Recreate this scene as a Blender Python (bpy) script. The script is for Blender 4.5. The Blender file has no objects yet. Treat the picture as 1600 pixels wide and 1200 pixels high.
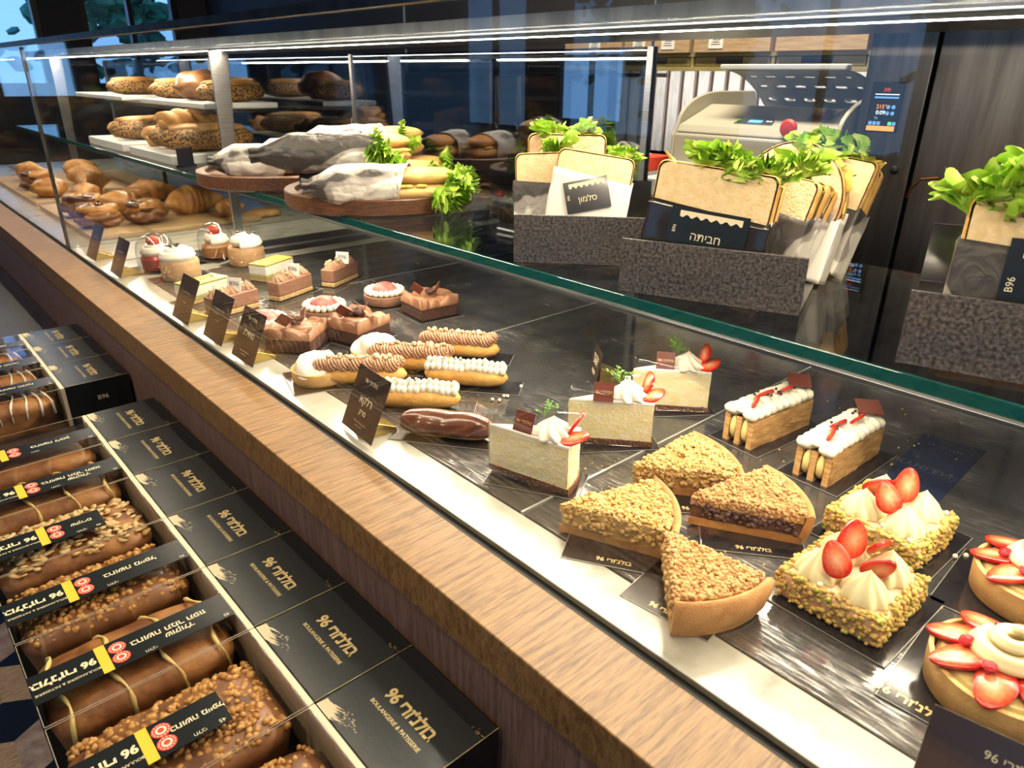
import bpy, bmesh, math, random
from math import sin, cos, pi, radians as R, sqrt, atan2, exp
from mathutils import Vector, Matrix, noise

# ------------------------------------------------------------------ camera, world, lights, exposure
sc = bpy.context.scene
COL = sc.collection
CAMZ = 1.45
Rw = ((0.74403376, 0.25903398, -0.61588567), (-0.66808138, 0.30084977, -0.68055616), (0.0090019, 0.91781851, 0.39689816))
cam_d = bpy.data.cameras.new('camera'); cam = bpy.data.objects.new('camera', cam_d); COL.objects.link(cam)
cam_d.sensor_width = 36.0; cam_d.lens = 1117.48 / 1600 * 36.0; cam_d.clip_start = 0.02; cam_d.clip_end = 100
cam.matrix_world = Matrix.Translation((0, 0, CAMZ)) @ Matrix(Rw).to_4x4()
cam_d.dof.use_dof = True; cam_d.dof.focus_distance = 1.05; cam_d.dof.aperture_fstop = 11.0
sc.camera = cam
sc.view_settings.view_transform = 'Standard'; sc.view_settings.look = 'None'
sc.view_settings.gamma = 1.0; sc.view_settings.use_curve_mapping = False
sc.view_settings.exposure = 0.0
sc.cycles.use_denoising = True
sc.cycles.max_bounces = 14; sc.cycles.transparent_max_bounces = 24; sc.cycles.glossy_bounces = 5
sc.cycles.diffuse_bounces = 3; sc.cycles.caustics_reflective = False; sc.cycles.caustics_refractive = False
sc.cycles.sample_clamp_indirect = 4.0

w = bpy.data.worlds.new('sky'); sc.world = w; w.use_nodes = True
wn = w.node_tree.nodes; wl = w.node_tree.links
bg = wn['Background']; bg.inputs[1].default_value = 2.4
tc = wn.new('ShaderNodeTexCoord'); sep = wn.new('ShaderNodeSeparateXYZ'); rp = wn.new('ShaderNodeValToRGB')
wl.new(tc.outputs['Generated'], sep.inputs[0]); wl.new(sep.outputs['Z'], rp.inputs[0]); wl.new(rp.outputs[0], bg.inputs[0])
rp.color_ramp.elements[0].color = (0.16, 0.34, 0.62, 1); rp.color_ramp.elements[1].color = (0.10, 0.34, 1.0, 1)
rp.color_ramp.elements[0].position = 0.0; rp.color_ramp.elements[1].position = 0.6

def area(name, loc, target, sx, sy, power, color):
    l = bpy.data.lights.new(name, 'AREA'); l.shape = 'RECTANGLE'; l.size = sx; l.size_y = sy; l.energy = power; l.color = color
    o = bpy.data.objects.new(name, l); COL.objects.link(o); o.location = loc
    z = (Vector(loc) - Vector(target)).normalized(); y = Vector((0, 1, 0)); x = y.cross(z).normalized(); y = z.cross(x)
    o.rotation_euler = Matrix((x, y, z)).transposed().to_euler()   # long side along the counter
    return o
def spot(name, loc, target, power, color, size=70, radius=0.05):
    l = bpy.data.lights.new(name, 'SPOT'); l.energy = power; l.color = color; l.spot_size = R(size); l.spot_blend = 0.7; l.shadow_soft_size = radius
    o = bpy.data.objects.new(name, l); COL.objects.link(o); o.location = loc
    o.rotation_euler = (Vector(target) - Vector(loc)).to_track_quat('-Z', 'Y').to_euler()
    return o
WARM = (1.0, 0.80, 0.56); LEDC = (1.0, 0.84, 0.62)
# the LED profile under the case top (its lit strip is modelled further down)
area('led_light_pastry', (0.873, 0.72, 1.5042), (0.76, 0.72, 1.0), 0.012, 3.0, 28.0, LEDC)
area('added_fill_under_shelf', (0.735, 0.72, 1.173), (0.64, 0.72, 1.0), 0.010, 3.0, 11.0, LEDC)  # added fill light for the lower deck, no fixture modelled
area('added_fill_front_rail', (0.412, 0.72, 1.500), (0.66, 0.72, 1.06), 0.010, 3.0, 9.5, LEDC)  # added fill for the pastry fronts, the rail carries no strip
area('led_light_bakery', (0.873, 3.5, 1.5042), (0.78, 3.5, 1.0), 0.012, 2.2, 17.0, LEDC)
area('added_fill_front_rail_bakery', (0.412, 3.5, 1.500), (0.66, 3.5, 1.06), 0.010, 2.2, 6.0, LEDC)  # the same added fill along the bakery section
# ceiling spots over the counter front and the kitchen
for i, (x, y, p) in enumerate([(-0.25, -0.3, 26), (-0.25, 0.9, 34), (-0.25, 2.1, 34), (-0.25, 3.6, 26)]):
    spot('ceiling_spot_light', (x, y, 2.95), (0.42, y + 0.15, 1.0), p, WARM, 75, 0.06)
for i, (x, y) in enumerate([(-1.3, 0.3), (-1.3, 1.7)]):
    spot('ceiling_spot_light', (x, y, 2.95), (0.15, y + 0.1, 0.8), 50, WARM, 80, 0.06)  # two more spots added as fill for front panel and box tops
area('added_slat_fill', (2.40, 1.6, 1.462), (2.66, 1.6, 1.25), 0.03, 1.1, 5.0, (1.0, 0.92, 0.82))  # added fill to brighten the slats below the bread shelf, no fixture
area('kitchen_light', (1.5, 1.2, 2.95), (2.2, 1.25, 1.3), 0.3, 1.4, 85, (1.0, 0.86, 0.66))

# ------------------------------------------------------------------ shader helpers
MATS = {}
def _nt(name):
    m = bpy.data.materials.new(name); m.use_nodes = True
    nt = m.node_tree; b = nt.nodes['Principled BSDF']
    MATS[name] = m
    return m, nt, b
def mat(name, col, rough=0.5, metal=0.0, col2=None, scale=40, detail=3, spread=(0.35, 0.65), bump=0.0, bscale=None, stretch=(1, 1, 1), sss=0.0, spec=0.5, coat=0.0, ani=None, kind='noise', emit=None, wave=False):
    m, nt, b = _nt(name); L = nt.links
    b.inputs['Base Color'].default_value = (*col, 1); b.inputs['Roughness'].default_value = rough; b.inputs['Metallic'].default_value = metal
    b.inputs['Specular IOR Level'].default_value = spec
    if coat: b.inputs['Coat Weight'].default_value = coat; b.inputs['Coat Roughness'].default_value = 0.08
    if sss:
        b.inputs['Subsurface Weight'].default_value = sss; b.inputs['Subsurface Radius'].default_value = (0.006, 0.004, 0.002); b.inputs['Subsurface Scale'].default_value = 1.0
    if emit: b.inputs['Emission Color'].default_value = (*emit[0], 1); b.inputs['Emission Strength'].default_value = emit[1]
    if col2 is not None or bump:
        t = nt.nodes.new('ShaderNodeTexCoord'); mp = nt.nodes.new('ShaderNodeMapping'); mp.inputs['Scale'].default_value = stretch
        L.new(t.outputs['Object'], mp.inputs[0])
        def tex(s):
            if kind == 'voronoi':
                n = nt.nodes.new('ShaderNodeTexVoronoi'); n.inputs['Scale'].default_value = s; L.new(mp.outputs[0], n.inputs['Vector']); return n.outputs['Distance']
            n = nt.nodes.new('ShaderNodeTexNoise'); n.inputs['Scale'].default_value = s; n.inputs['Detail'].default_value = detail; L.new(mp.outputs[0], n.inputs['Vector']); return n.outputs['Fac']
        if col2 is not None:
            r = nt.nodes.new('ShaderNodeValToRGB'); r.color_ramp.elements[0].position = spread[0]; r.color_ramp.elements[1].position = spread[1]
            r.color_ramp.elements[0].color = (*col, 1); r.color_ramp.elements[1].color = (*col2, 1)
            L.new(tex(scale), r.inputs[0]); L.new(r.outputs[0], b.inputs['Base Color'])
        if bump:
            bn = nt.nodes.new('ShaderNodeBump'); bn.inputs['Strength'].default_value = min(1, bump); bn.inputs['Distance'].default_value = 0.002
            L.new(tex(bscale or scale), bn.inputs['Height']); L.new(bn.outputs[0], b.inputs['Normal'])
    return m
def glass(name, tint=(0.97, 0.99, 0.985), base=0.05, mult=1.0, rough=0.0, gcol=(1, 1, 1)):
    """thin clear sheet: tinted transmission plus Fresnel-like mirror reflection"""
    m, nt, b = _nt(name); L = nt.links; nt.nodes.remove(b); out = nt.nodes['Material Output']
    tr = nt.nodes.new('ShaderNodeBsdfTransparent'); tr.inputs[0].default_value = (*tint, 1)
    gl = nt.nodes.new('ShaderNodeBsdfGlossy'); gl.inputs['Roughness'].default_value = rough; gl.inputs[0].default_value = (*gcol, 1)
    lw = nt.nodes.new('ShaderNodeLayerWeight'); lw.inputs[0].default_value = 0.5
    pw = nt.nodes.new('ShaderNodeMath'); pw.operation = 'POWER'; pw.inputs[1].default_value = 5.0; L.new(lw.outputs['Facing'], pw.inputs[0])
    ma = nt.nodes.new('ShaderNodeMath'); ma.operation = 'MULTIPLY_ADD'; ma.inputs[1].default_value = 0.8 * mult; ma.inputs[2].default_value = base; ma.use_clamp = True
    L.new(pw.outputs[0], ma.inputs[0])
    mx = nt.nodes.new('ShaderNodeMixShader'); L.new(ma.outputs[0], mx.inputs[0]); L.new(tr.outputs[0], mx.inputs[1]); L.new(gl.outputs[0], mx.inputs[2]); L.new(mx.outputs[0], out.inputs[0])
    return m
def ramp_tex(nt, vec_out, stops):
    r = nt.nodes.new('ShaderNodeValToRGB'); cr = r.color_ramp
    while len(cr.elements) < len(stops): cr.elements.new(0.5)
    for e, (p, c) in zip(cr.elements, stops): e.position = p; e.color = (*c, 1)
    nt.links.new(vec_out, r.inputs[0]); return r.outputs[0]

# food
CREAM = mat('white_cream', (0.86, 0.80, 0.66), 0.45, sss=0.15, spec=0.4)
CREAMY = mat('pistachio_cream', (0.72, 0.64, 0.36), 0.45, sss=0.1, spec=0.4)
VANILLA = mat('vanilla_cream', (0.82, 0.70, 0.40), 0.42, sss=0.15)
CHEESE = mat('cheesecake_body', (0.90, 0.76, 0.40), 0.6, col2=(0.93, 0.85, 0.60), scale=90, bump=0.6, bscale=260, sss=0.1)
CHEESET = mat('cheesecake_top', (0.88, 0.83, 0.72), 0.4, sss=0.15)
BASE_BR = mat('biscuit_base', (0.13, 0.055, 0.03), 0.8, col2=(0.22, 0.10, 0.05), scale=300, bump=0.8)
CRUMB = mat('butter_crumble', (0.55, 0.33, 0.10), 0.75, col2=(0.72, 0.50, 0.20), scale=120, bump=0.5, bscale=600)
CRUMB2 = mat('toasted_crumble', (0.46, 0.24, 0.085), 0.75, col2=(0.62, 0.38, 0.16), scale=120, bump=0.5, bscale=600)
CRUST = mat('tart_crust', (0.44, 0.20, 0.065), 0.65, col2=(0.56, 0.29, 0.10), scale=60, bump=0.5, bscale=500)
CRUSTP = mat('pale_tart_shell', (0.60, 0.33, 0.11), 0.6, col2=(0.72, 0.45, 0.17), scale=50, bump=0.3, bscale=400)
FILL = mat('apple_filling', (0.50, 0.28, 0.09), 0.5, col2=(0.62, 0.42, 0.16), scale=130, bump=0.7)
FILLB = mat('berry_filling', (0.075, 0.035, 0.03), 0.45, col2=(0.17, 0.09, 0.07), scale=110, bump=0.8)
CHOUX = mat('choux_pastry', (0.56, 0.26, 0.05), 0.5, col2=(0.74, 0.44, 0.12), scale=35, bump=0.5, bscale=200)
CHOCG = mat('chocolate_glaze', (0.060, 0.016, 0.008), 0.22, col2=(0.11, 0.034, 0.016), scale=30, bump=0.25, bscale=45, coat=0.3)
CHOCD = mat('dark_chocolate_cake', (0.045, 0.018, 0.012), 0.8, col2=(0.09, 0.035, 0.02), scale=250, bump=1.0)
CHOCP = mat('chocolate_plaque_brown', (0.14, 0.035, 0.022), 0.3)
MOUSSE = mat('chocolate_mousse', (0.30, 0.155, 0.10), 0.45, col2=(0.36, 0.19, 0.125), scale=60, sss=0.05)
RUFFLE = mat('milk_chocolate_cream', (0.24, 0.11, 0.055), 0.5, col2=(0.31, 0.15, 0.08), scale=60, sss=0.05)
PRALINE = mat('praline_cream', (0.36, 0.19, 0.11), 0.5, col2=(0.44, 0.25, 0.15), scale=70)
HAZEL = mat('chopped_hazelnut', (0.62, 0.42, 0.22), 0.6, col2=(0.75, 0.58, 0.36), scale=120)
PEARL = mat('white_pearl', (0.86, 0.78, 0.62), 0.3)
MERI = mat('toasted_meringue', (0.88, 0.82, 0.70), 0.5, col2=(0.72, 0.46, 0.20), scale=28, spread=(0.52, 0.74), sss=0.1)
PINK = mat('pink_fruit_jelly', (0.70, 0.085, 0.085), 0.35, col2=(0.80, 0.22, 0.19), scale=55, sss=0.1, spec=0.3)
REDG = mat('red_cherry_jelly', (0.35, 0.02, 0.012), 0.15, col2=(0.6, 0.07, 0.02), scale=40, coat=0.5)
LIME = mat('lime_glaze', (0.40, 0.35, 0.04), 0.35, col2=(0.54, 0.46, 0.12), scale=80, coat=0.3)
GREENL = mat('pistachio_sponge', (0.38, 0.36, 0.11), 0.7, col2=(0.48, 0.45, 0.18), scale=200, bump=0.6)
TANB = mat('almond_sponge', (0.55, 0.35, 0.14), 0.75, col2=(0.68, 0.48, 0.24), scale=200, bump=0.8)
CARAM = mat('nut_mousse', (0.50, 0.29, 0.14), 0.5, col2=(0.60, 0.38, 0.20), scale=60, sss=0.05)
BEAN = mat('coffee_bean', (0.03, 0.012, 0.008), 0.3)
BABA = mat('soaked_sponge', (0.38, 0.15, 0.045), 0.35, col2=(0.55, 0.28, 0.10), scale=80, bump=0.6)
PISTA = mat('pistachio_crumb', (0.44, 0.265, 0.05), 0.65, col2=(0.58, 0.40, 0.12), scale=180, bump=0.6)
PISTG = mat('green_pistachio', (0.33, 0.36, 0.05), 0.6)
PINKC = mat('strawberry_mousse', (0.68, 0.42, 0.26), 0.5, sss=0.1)
PUFF = mat('puff_pastry', (0.52, 0.27, 0.085), 0.6, col2=(0.70, 0.44, 0.17), scale=45, stretch=(1, 1, 6), bump=0.8, bscale=120)
CUSTARD = mat('custard', (0.78, 0.62, 0.24), 0.4, sss=0.1)
HERB = mat('green_herb', (0.13, 0.30, 0.03), 0.5)
BERRY = mat('purple_berry_piece', (0.16, 0.012, 0.05), 0.25, coat=0.3)
RASP = mat('raspberry_piece', (0.60, 0.015, 0.03), 0.35, bump=0.8, bscale=500)
CROIS = mat('croissant_pastry', (0.40, 0.16, 0.035), 0.42, col2=(0.62, 0.31, 0.09), scale=22, bump=0.5, bscale=120, coat=0.15)
CHOCB = mat('chocolate_dough', (0.12, 0.045, 0.02), 0.4, col2=(0.30, 0.13, 0.05), scale=30, bump=0.5, coat=0.2)
SEEDB = mat('seeded_crust', (0.44, 0.22, 0.06), 0.6, col2=(0.02, 0.012, 0.008), scale=190, spread=(0.49, 0.54), bump=0.6, detail=1)
TWIST = mat('braided_pastry', (0.46, 0.20, 0.05), 0.5, col2=(0.68, 0.40, 0.15), scale=30, bump=0.5)
BREADF = mat('bread_crumb_face', (0.72, 0.52, 0.26), 0.85, col2=(0.80, 0.62, 0.36), scale=90, bump=0.7, bscale=300)
BREADC = mat('toast_crust', (0.56, 0.28, 0.08), 0.75, spec=0.2, col2=(0.72, 0.45, 0.17), scale=60, bump=0.4)
RYEF = mat('wholewheat_face', (0.50, 0.31, 0.17), 0.85, col2=(0.62, 0.43, 0.27), scale=130, bump=0.8, bscale=300)
BAGU = mat('baguette_crust', (0.58, 0.31, 0.09), 0.6, col2=(0.74, 0.48, 0.18), scale=28, bump=0.4, bscale=150)
EGG = mat('scrambled_egg', (0.74, 0.46, 0.06), 0.6, col2=(0.86, 0.64, 0.18), scale=60, bump=0.7)
def lettuce_mat():
    m, nt, b = _nt('curly_lettuce'); t = nt.nodes.new('ShaderNodeTexCoord')
    n = nt.nodes.new('ShaderNodeTexNoise'); n.inputs['Scale'].default_value = 30; nt.links.new(t.outputs['Object'], n.inputs['Vector'])
    c = ramp_tex(nt, n.outputs['Fac'], [(0.3, (0.13, 0.30, 0.012)), (0.48, (0.30, 0.50, 0.035)), (0.66, (0.58, 0.72, 0.18))])
    nt.links.new(c, b.inputs['Base Color']); b.inputs['Roughness'].default_value = 0.4
    b.inputs['Subsurface Weight'].default_value = 0.1; b.inputs['Subsurface Radius'].default_value = (0.004, 0.006, 0.001)
    return m
LETT = lettuce_mat()
def strawb_mat():
    m, nt, b = _nt('strawberry_flesh'); t = nt.nodes.new('ShaderNodeTexCoord')
    mp = nt.nodes.new('ShaderNodeMapping'); mp.inputs['Location'].default_value = (-0.5, -0.5, 0); nt.links.new(t.outputs['Generated'], mp.inputs[0])
    sp = nt.nodes.new('ShaderNodeSeparateXYZ'); nt.links.new(mp.outputs[0], sp.inputs[0])
    cx = nt.nodes.new('ShaderNodeCombineXYZ'); nt.links.new(sp.outputs['X'], cx.inputs['X']); nt.links.new(sp.outputs['Y'], cx.inputs['Y'])
    ln = nt.nodes.new('ShaderNodeVectorMath'); ln.operation = 'LENGTH'; nt.links.new(cx.outputs[0], ln.inputs[0])
    n = nt.nodes.new('ShaderNodeTexNoise'); n.inputs['Scale'].default_value = 9; nt.links.new(t.outputs['Generated'], n.inputs['Vector'])
    ma = nt.nodes.new('ShaderNodeMath'); ma.operation = 'MULTIPLY_ADD'; ma.inputs[1].default_value = 0.22; nt.links.new(n.outputs['Fac'], ma.inputs[0]); nt.links.new(ln.outputs['Value'], ma.inputs[2])
    c = ramp_tex(nt, ma.outputs[0], [(0.14, (0.84, 0.46, 0.28)), (0.34, (0.80, 0.22, 0.09)), (0.50, (0.72, 0.075, 0.03)), (0.60, (0.52, 0.01, 0.008))])
    nt.links.new(c, b.inputs['Base Color']); b.inputs['Roughness'].default_value = 0.22; b.inputs['Subsurface Weight'].default_value = 0.1
    b.inputs['Subsurface Radius'].default_value = (0.004, 0.001, 0.001)
    return m
STRAW = strawb_mat()

# fittings
def wood(name, c1, c2, stretch, rough=0.4, scale=9, coat=0.0):
    m, nt, b = _nt(name); L = nt.links; t = nt.nodes.new('ShaderNodeTexCoord')
    mp = nt.nodes.new('ShaderNodeMapping'); mp.inputs['Scale'].default_value = stretch; L.new(t.outputs['Object'], mp.inputs[0])
    n = nt.nodes.new('ShaderNodeTexNoise'); n.inputs['Scale'].default_value = scale; n.inputs['Detail'].default_value = 6; n.inputs['Distortion'].default_value = 0.6; L.new(mp.outputs[0], n.inputs['Vector'])
    n2 = nt.nodes.new('ShaderNodeTexNoise'); n2.inputs['Scale'].default_value = scale * 5; n2.inputs['Detail'].default_value = 4; L.new(mp.outputs[0], n2.inputs['Vector'])
    ad = nt.nodes.new('ShaderNodeMath'); ad.operation = 'MULTIPLY_ADD'; ad.inputs[1].default_value = 0.45; L.new(n2.outputs['Fac'], ad.inputs[0])
    mu = nt.nodes.new('ShaderNodeMath'); mu.operation = 'MULTIPLY'; mu.inputs[1].default_value = 0.6; L.new(n.outputs['Fac'], mu.inputs[0]); L.new(mu.outputs[0], ad.inputs[2])
    c = ramp_tex(nt, ad.outputs[0], [(0.38, c1), (0.62, c2)]); L.new(c, b.inputs['Base Color']); b.inputs['Roughness'].default_value = rough
    if coat: b.inputs['Coat Weight'].default_value = coat
    bn = nt.nodes.new('ShaderNodeBump'); bn.inputs['Strength'].default_value = 0.25; bn.inputs['Distance'].default_value = 0.001
    L.new(ad.outputs[0], bn.inputs['Height']); L.new(bn.outputs[0], b.inputs['Normal'])
    return m
OAKX = wood('oak_ledge', (0.105, 0.050, 0.016), (0.31, 0.17, 0.060), (1.6, 22, 8), 0.42)
OAKZ = wood('oak_front_panel', (0.12, 0.066, 0.048), (0.25, 0.15, 0.11), (20, 20, 1.2), 0.45)
PLINTH = wood('dark_wood_plinth', (0.02, 0.017, 0.018), (0.05, 0.04, 0.04), (14, 1.5, 14), 0.3)
WALNUT = wood('dark_board_wood', (0.035, 0.013, 0.006), (0.15, 0.062, 0.026), (3, 14, 30), 0.4)
PALEW = wood('pale_board_wood', (0.34, 0.20, 0.09), (0.52, 0.34, 0.17), (2, 12, 12), 0.5)
CRATEW = wood('crate_wood', (0.36, 0.24, 0.13), (0.52, 0.37, 0.22), (12, 1, 12), 0.6)
CRATEY = mat('olive_painted_wood', (0.30, 0.24, 0.09), 0.5, col2=(0.36, 0.29, 0.12), scale=8)
def marble_mat():
    m, nt, b = _nt('white_marble'); L = nt.links; t = nt.nodes.new('ShaderNodeTexCoord')
    n = nt.nodes.new('ShaderNodeTexNoise'); n.inputs['Scale'].default_value = 5; n.inputs['Detail'].default_value = 8; n.inputs['Distortion'].default_value = 1.5; L.new(t.outputs['Object'], n.inputs['Vector'])
    v = nt.nodes.new('ShaderNodeTexNoise'); v.inputs['Scale'].default_value = 26; v.inputs['Detail'].default_value = 4; L.new(t.outputs['Object'], v.inputs['Vector'])
    a = nt.nodes.new('ShaderNodeMath'); a.operation = 'MULTIPLY_ADD'; a.inputs[1].default_value = 0.5; L.new(v.outputs['Fac'], a.inputs[0])
    h = nt.nodes.new('ShaderNodeMath'); h.operation = 'MULTIPLY'; h.inputs[1].default_value = 0.5; L.new(n.outputs['Fac'], h.inputs[0]); L.new(h.outputs[0], a.inputs[2])
    c = ramp_tex(nt, a.outputs[0], [(0.30, (0.15, 0.145, 0.12)), (0.38, (0.27, 0.265, 0.22)), (0.47, (0.35, 0.345, 0.295)), (0.7, (0.41, 0.405, 0.35))])
    L.new(c, b.inputs['Base Color']); b.inputs['Roughness'].default_value = 0.18
    return m
MARBLE = marble_mat()
def tray_mat():
    m, nt, b = _nt('scratched_dark_steel'); L = nt.links; t = nt.nodes.new('ShaderNodeTexCoord')
    mp = nt.nodes.new('ShaderNodeMapping'); mp.inputs['Scale'].default_value = (60, 6, 6); mp.inputs['Rotation'].default_value = (0, 0, 0.6); L.new(t.outputs['Object'], mp.inputs[0])
    n = nt.nodes.new('ShaderNodeTexNoise'); n.inputs['Scale'].default_value = 5; n.inputs['Detail'].default_value = 5; L.new(mp.outputs[0], n.inputs['Vector'])
    n2 = nt.nodes.new('ShaderNodeTexNoise'); n2.inputs['Scale'].default_value = 9; n2.inputs['Detail'].default_value = 6; L.new(t.outputs['Object'], n2.inputs['Vector'])
    mu = nt.nodes.new('ShaderNodeMath'); mu.operation = 'MULTIPLY'; L.new(n.outputs['Fac'], mu.inputs[0]); L.new(n2.outputs['Fac'], mu.inputs[1])
    c = ramp_tex(nt, mu.outputs[0], [(0.25, (0.15, 0.15, 0.155)), (0.34, (0.25, 0.245, 0.24)), (0.44, (0.50, 0.50, 0.50))])
    L.new(c, b.inputs['Base Color']); b.inputs['Metallic'].default_value = 0.75
    r = ramp_tex(nt, mu.outputs[0], [(0.2, (0.10,) * 3), (0.45, (0.3,) * 3)]); L.new(r, b.inputs['Roughness'])
    bn = nt.nodes.new('ShaderNodeBump'); bn.inputs['Strength'].default_value = 0.12; bn.inputs['Distance'].default_value = 0.0006
    L.new(n.outputs['Fac'], bn.inputs['Height']); L.new(bn.outputs[0], b.inputs['Normal'])
    return m
TRAY = tray_mat()
STEEL = mat('brushed_steel', (0.42, 0.42, 0.43), 0.28, metal=1.0, col2=(0.55, 0.55, 0.56), scale=20, stretch=(1, 1, 30))
STEELD = mat('dark_brushed_steel', (0.13, 0.12, 0.115), 0.30, metal=1.0, col2=(0.20, 0.185, 0.175), scale=6, stretch=(7, 7, 0.7))
TOPMET = mat('case_top_steel', (0.10, 0.105, 0.12), 0.30, metal=1.0, col2=(0.16, 0.165, 0.18), scale=4, stretch=(1, 6, 1))
RIM = mat('pale_metal_rim', (0.62, 0.62, 0.60), 0.3, metal=0.6)
EDGE = mat('board_rim', (0.34, 0.32, 0.28), 0.35, metal=0.3)
TOPG = glass('top_glass_sheet', (0.95, 0.97, 0.98), 0.001, 0.008)
RAIL = mat('rear_rail_metal', (0.40, 0.40, 0.40), 0.35, metal=0.7)
BLACK = mat('black_plastic', (0.012, 0.012, 0.014), 0.3)
GASKET = mat('black_gasket', (0.008, 0.008, 0.008), 0.6)
CARD = mat('glossy_black_card', (0.018, 0.016, 0.018), 0.16, coat=0.3)
SIGNM = mat('dark_sign_card', (0.045, 0.030, 0.024), 0.22, spec=0.5)
SLEEVE = mat('black_sleeve_card', (0.012, 0.015, 0.017), 0.24)
GOLD = mat('gold_block', (0.60, 0.45, 0.15), 0.25, metal=0.9)
GOLDP = mat('gold_print', (0.72, 0.55, 0.25), 0.35, metal=0.3)
CREAMP = mat('cream_print', (0.74, 0.64, 0.42), 0.5)
WHITEP = mat('white_print', (0.85, 0.83, 0.78), 0.5)
CREAMC = mat('cream_card', (0.66, 0.55, 0.40), 0.6)
YELP = mat('yellow_stripe', (0.78, 0.50, 0.04), 0.45)
REDP = mat('red_seal', (0.72, 0.06, 0.03), 0.45)
SEALW = mat('seal_white', (0.86, 0.70, 0.58), 0.5)
SLATE = mat('slate_panel', (0.022, 0.020, 0.023), 0.42, col2=(0.13, 0.115, 0.11), scale=260, detail=10, spread=(0.38, 0.70), bump=0.6, bscale=260)
ACRYL = mat('black_acrylic', (0.012, 0.011, 0.011), 0.12, coat=0.3)
PAPER = mat('white_paper', (0.74, 0.70, 0.63), 0.6, bump=0.5, bscale=40)
PAPERG = mat('grey_printed_paper', (0.26, 0.235, 0.21), 0.6, bump=0.5, bscale=40)
def wrap_mat(name, thr, sc_=9):
    m, nt, b = _nt(name); L = nt.links; t = nt.nodes.new('ShaderNodeTexCoord')
    mp = nt.nodes.new('ShaderNodeMapping'); mp.inputs['Scale'].default_value = (0.7, 1.6, 1.6); L.new(t.outputs['Object'], mp.inputs[0])
    n = nt.nodes.new('ShaderNodeTexNoise'); n.inputs['Scale'].default_value = sc_; n.inputs['Detail'].default_value = 3; n.inputs['Roughness'].default_value = 0.35; L.new(mp.outputs[0], n.inputs['Vector'])
    c = ramp_tex(nt, n.outputs['Fac'], [(thr - 0.015, (0.05, 0.043, 0.04)), (thr, (0.30, 0.27, 0.24)), (thr + 0.05, (0.34, 0.31, 0.28)), (thr + 0.065, (0.72, 0.68, 0.60))])
    L.new(c, b.inputs['Base Color']); b.inputs['Roughness'].default_value = 0.5
    n3 = nt.nodes.new('ShaderNodeTexNoise'); n3.inputs['Scale'].default_value = 34; n3.inputs['Distortion'].default_value = 1.5; L.new(t.outputs['Object'], n3.inputs['Vector'])
    bn = nt.nodes.new('ShaderNodeBump'); bn.inputs['Strength'].default_value = 0.9; bn.inputs['Distance'].default_value = 0.004; L.new(n3.outputs['Fac'], bn.inputs['Height']); L.new(bn.outputs[0], b.inputs['Normal'])
    return m
WRAPA = wrap_mat('dark_printed_wrap', 0.56); WRAPB = wrap_mat('pale_printed_wrap', 0.40, 7); WRAPC = wrap_mat('mixed_printed_wrap', 0.48, 8)
GLASS = glass('case_glass', (0.975, 0.985, 0.98), 0.032, 0.7)
SHELFG = glass('shelf_glass', (0.94, 0.965, 0.955), 0.05, 0.9)
DOORG = glass('rear_door_glass', (0.55, 0.58, 0.60), 0.27, 1.0, gcol=(0.85, 0.9, 1.0))
PLASTG = glass('clear_plastic', (0.97, 0.96, 0.94), 0.07, 0.9, 0.03)
FILMG = glass('clear_film', (0.99, 0.99, 0.985), 0.03, 0.6, 0.02)
DOMEG = glass('clear_dome_plastic', (0.985, 0.985, 0.98), 0.05, 1.0, 0.02)
WINDG = glass('window_glass', (0.95, 0.97, 0.98), 0.03, 0.6)
TEAL = mat('teal_glass_edge', (0.003, 0.060, 0.055), 0.12, coat=0.5)
LEDM = mat('led_strip_lit', (1, 1, 1), 0.5, emit=((1.0, 0.93, 0.84), 22.0))
WHITE = mat('white_enamel', (0.72, 0.72, 0.70), 0.3)
MBODY = mat('machine_beige', (0.46, 0.43, 0.34), 0.38)
MGREY = mat('machine_grey', (0.20, 0.20, 0.20), 0.45)
WALLD = mat('dark_wall_paint', (0.05, 0.045, 0.045), 0.7)
CEILM = mat('dark_ceiling', (0.06, 0.055, 0.05), 0.8)
NAVY = mat('navy_tile', (0.010, 0.018, 0.040), 0.28); BEIGT = wood('wood_look_tile', (0.22, 0.15, 0.09), (0.58, 0.45, 0.31), (3, 30, 3), 0.4)
PINKT = mat('stone_look_tile', (0.26, 0.20, 0.19), 0.45, col2=(0.46, 0.37, 0.34), scale=30, detail=6)
LOAFM = mat('baked_loaf_crust', (0.16, 0.055, 0.018), 0.42, col2=(0.42, 0.19, 0.06), scale=26, detail=7, spread=(0.38, 0.62), bump=0.7, bscale=90)
TREEM = mat('tree_foliage', (0.02, 0.10, 0.03), 0.7, col2=(0.06, 0.26, 0.12), scale=5)
BARK = mat('tree_bark', (0.06, 0.04, 0.025), 0.9)
PAVE = mat('terrace_paving', (0.16, 0.19, 0.24), 0.6, col2=(0.22, 0.25, 0.30), scale=3)
CHAIRM = mat('black_chair_metal', (0.015, 0.016, 0.02), 0.35)

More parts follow.
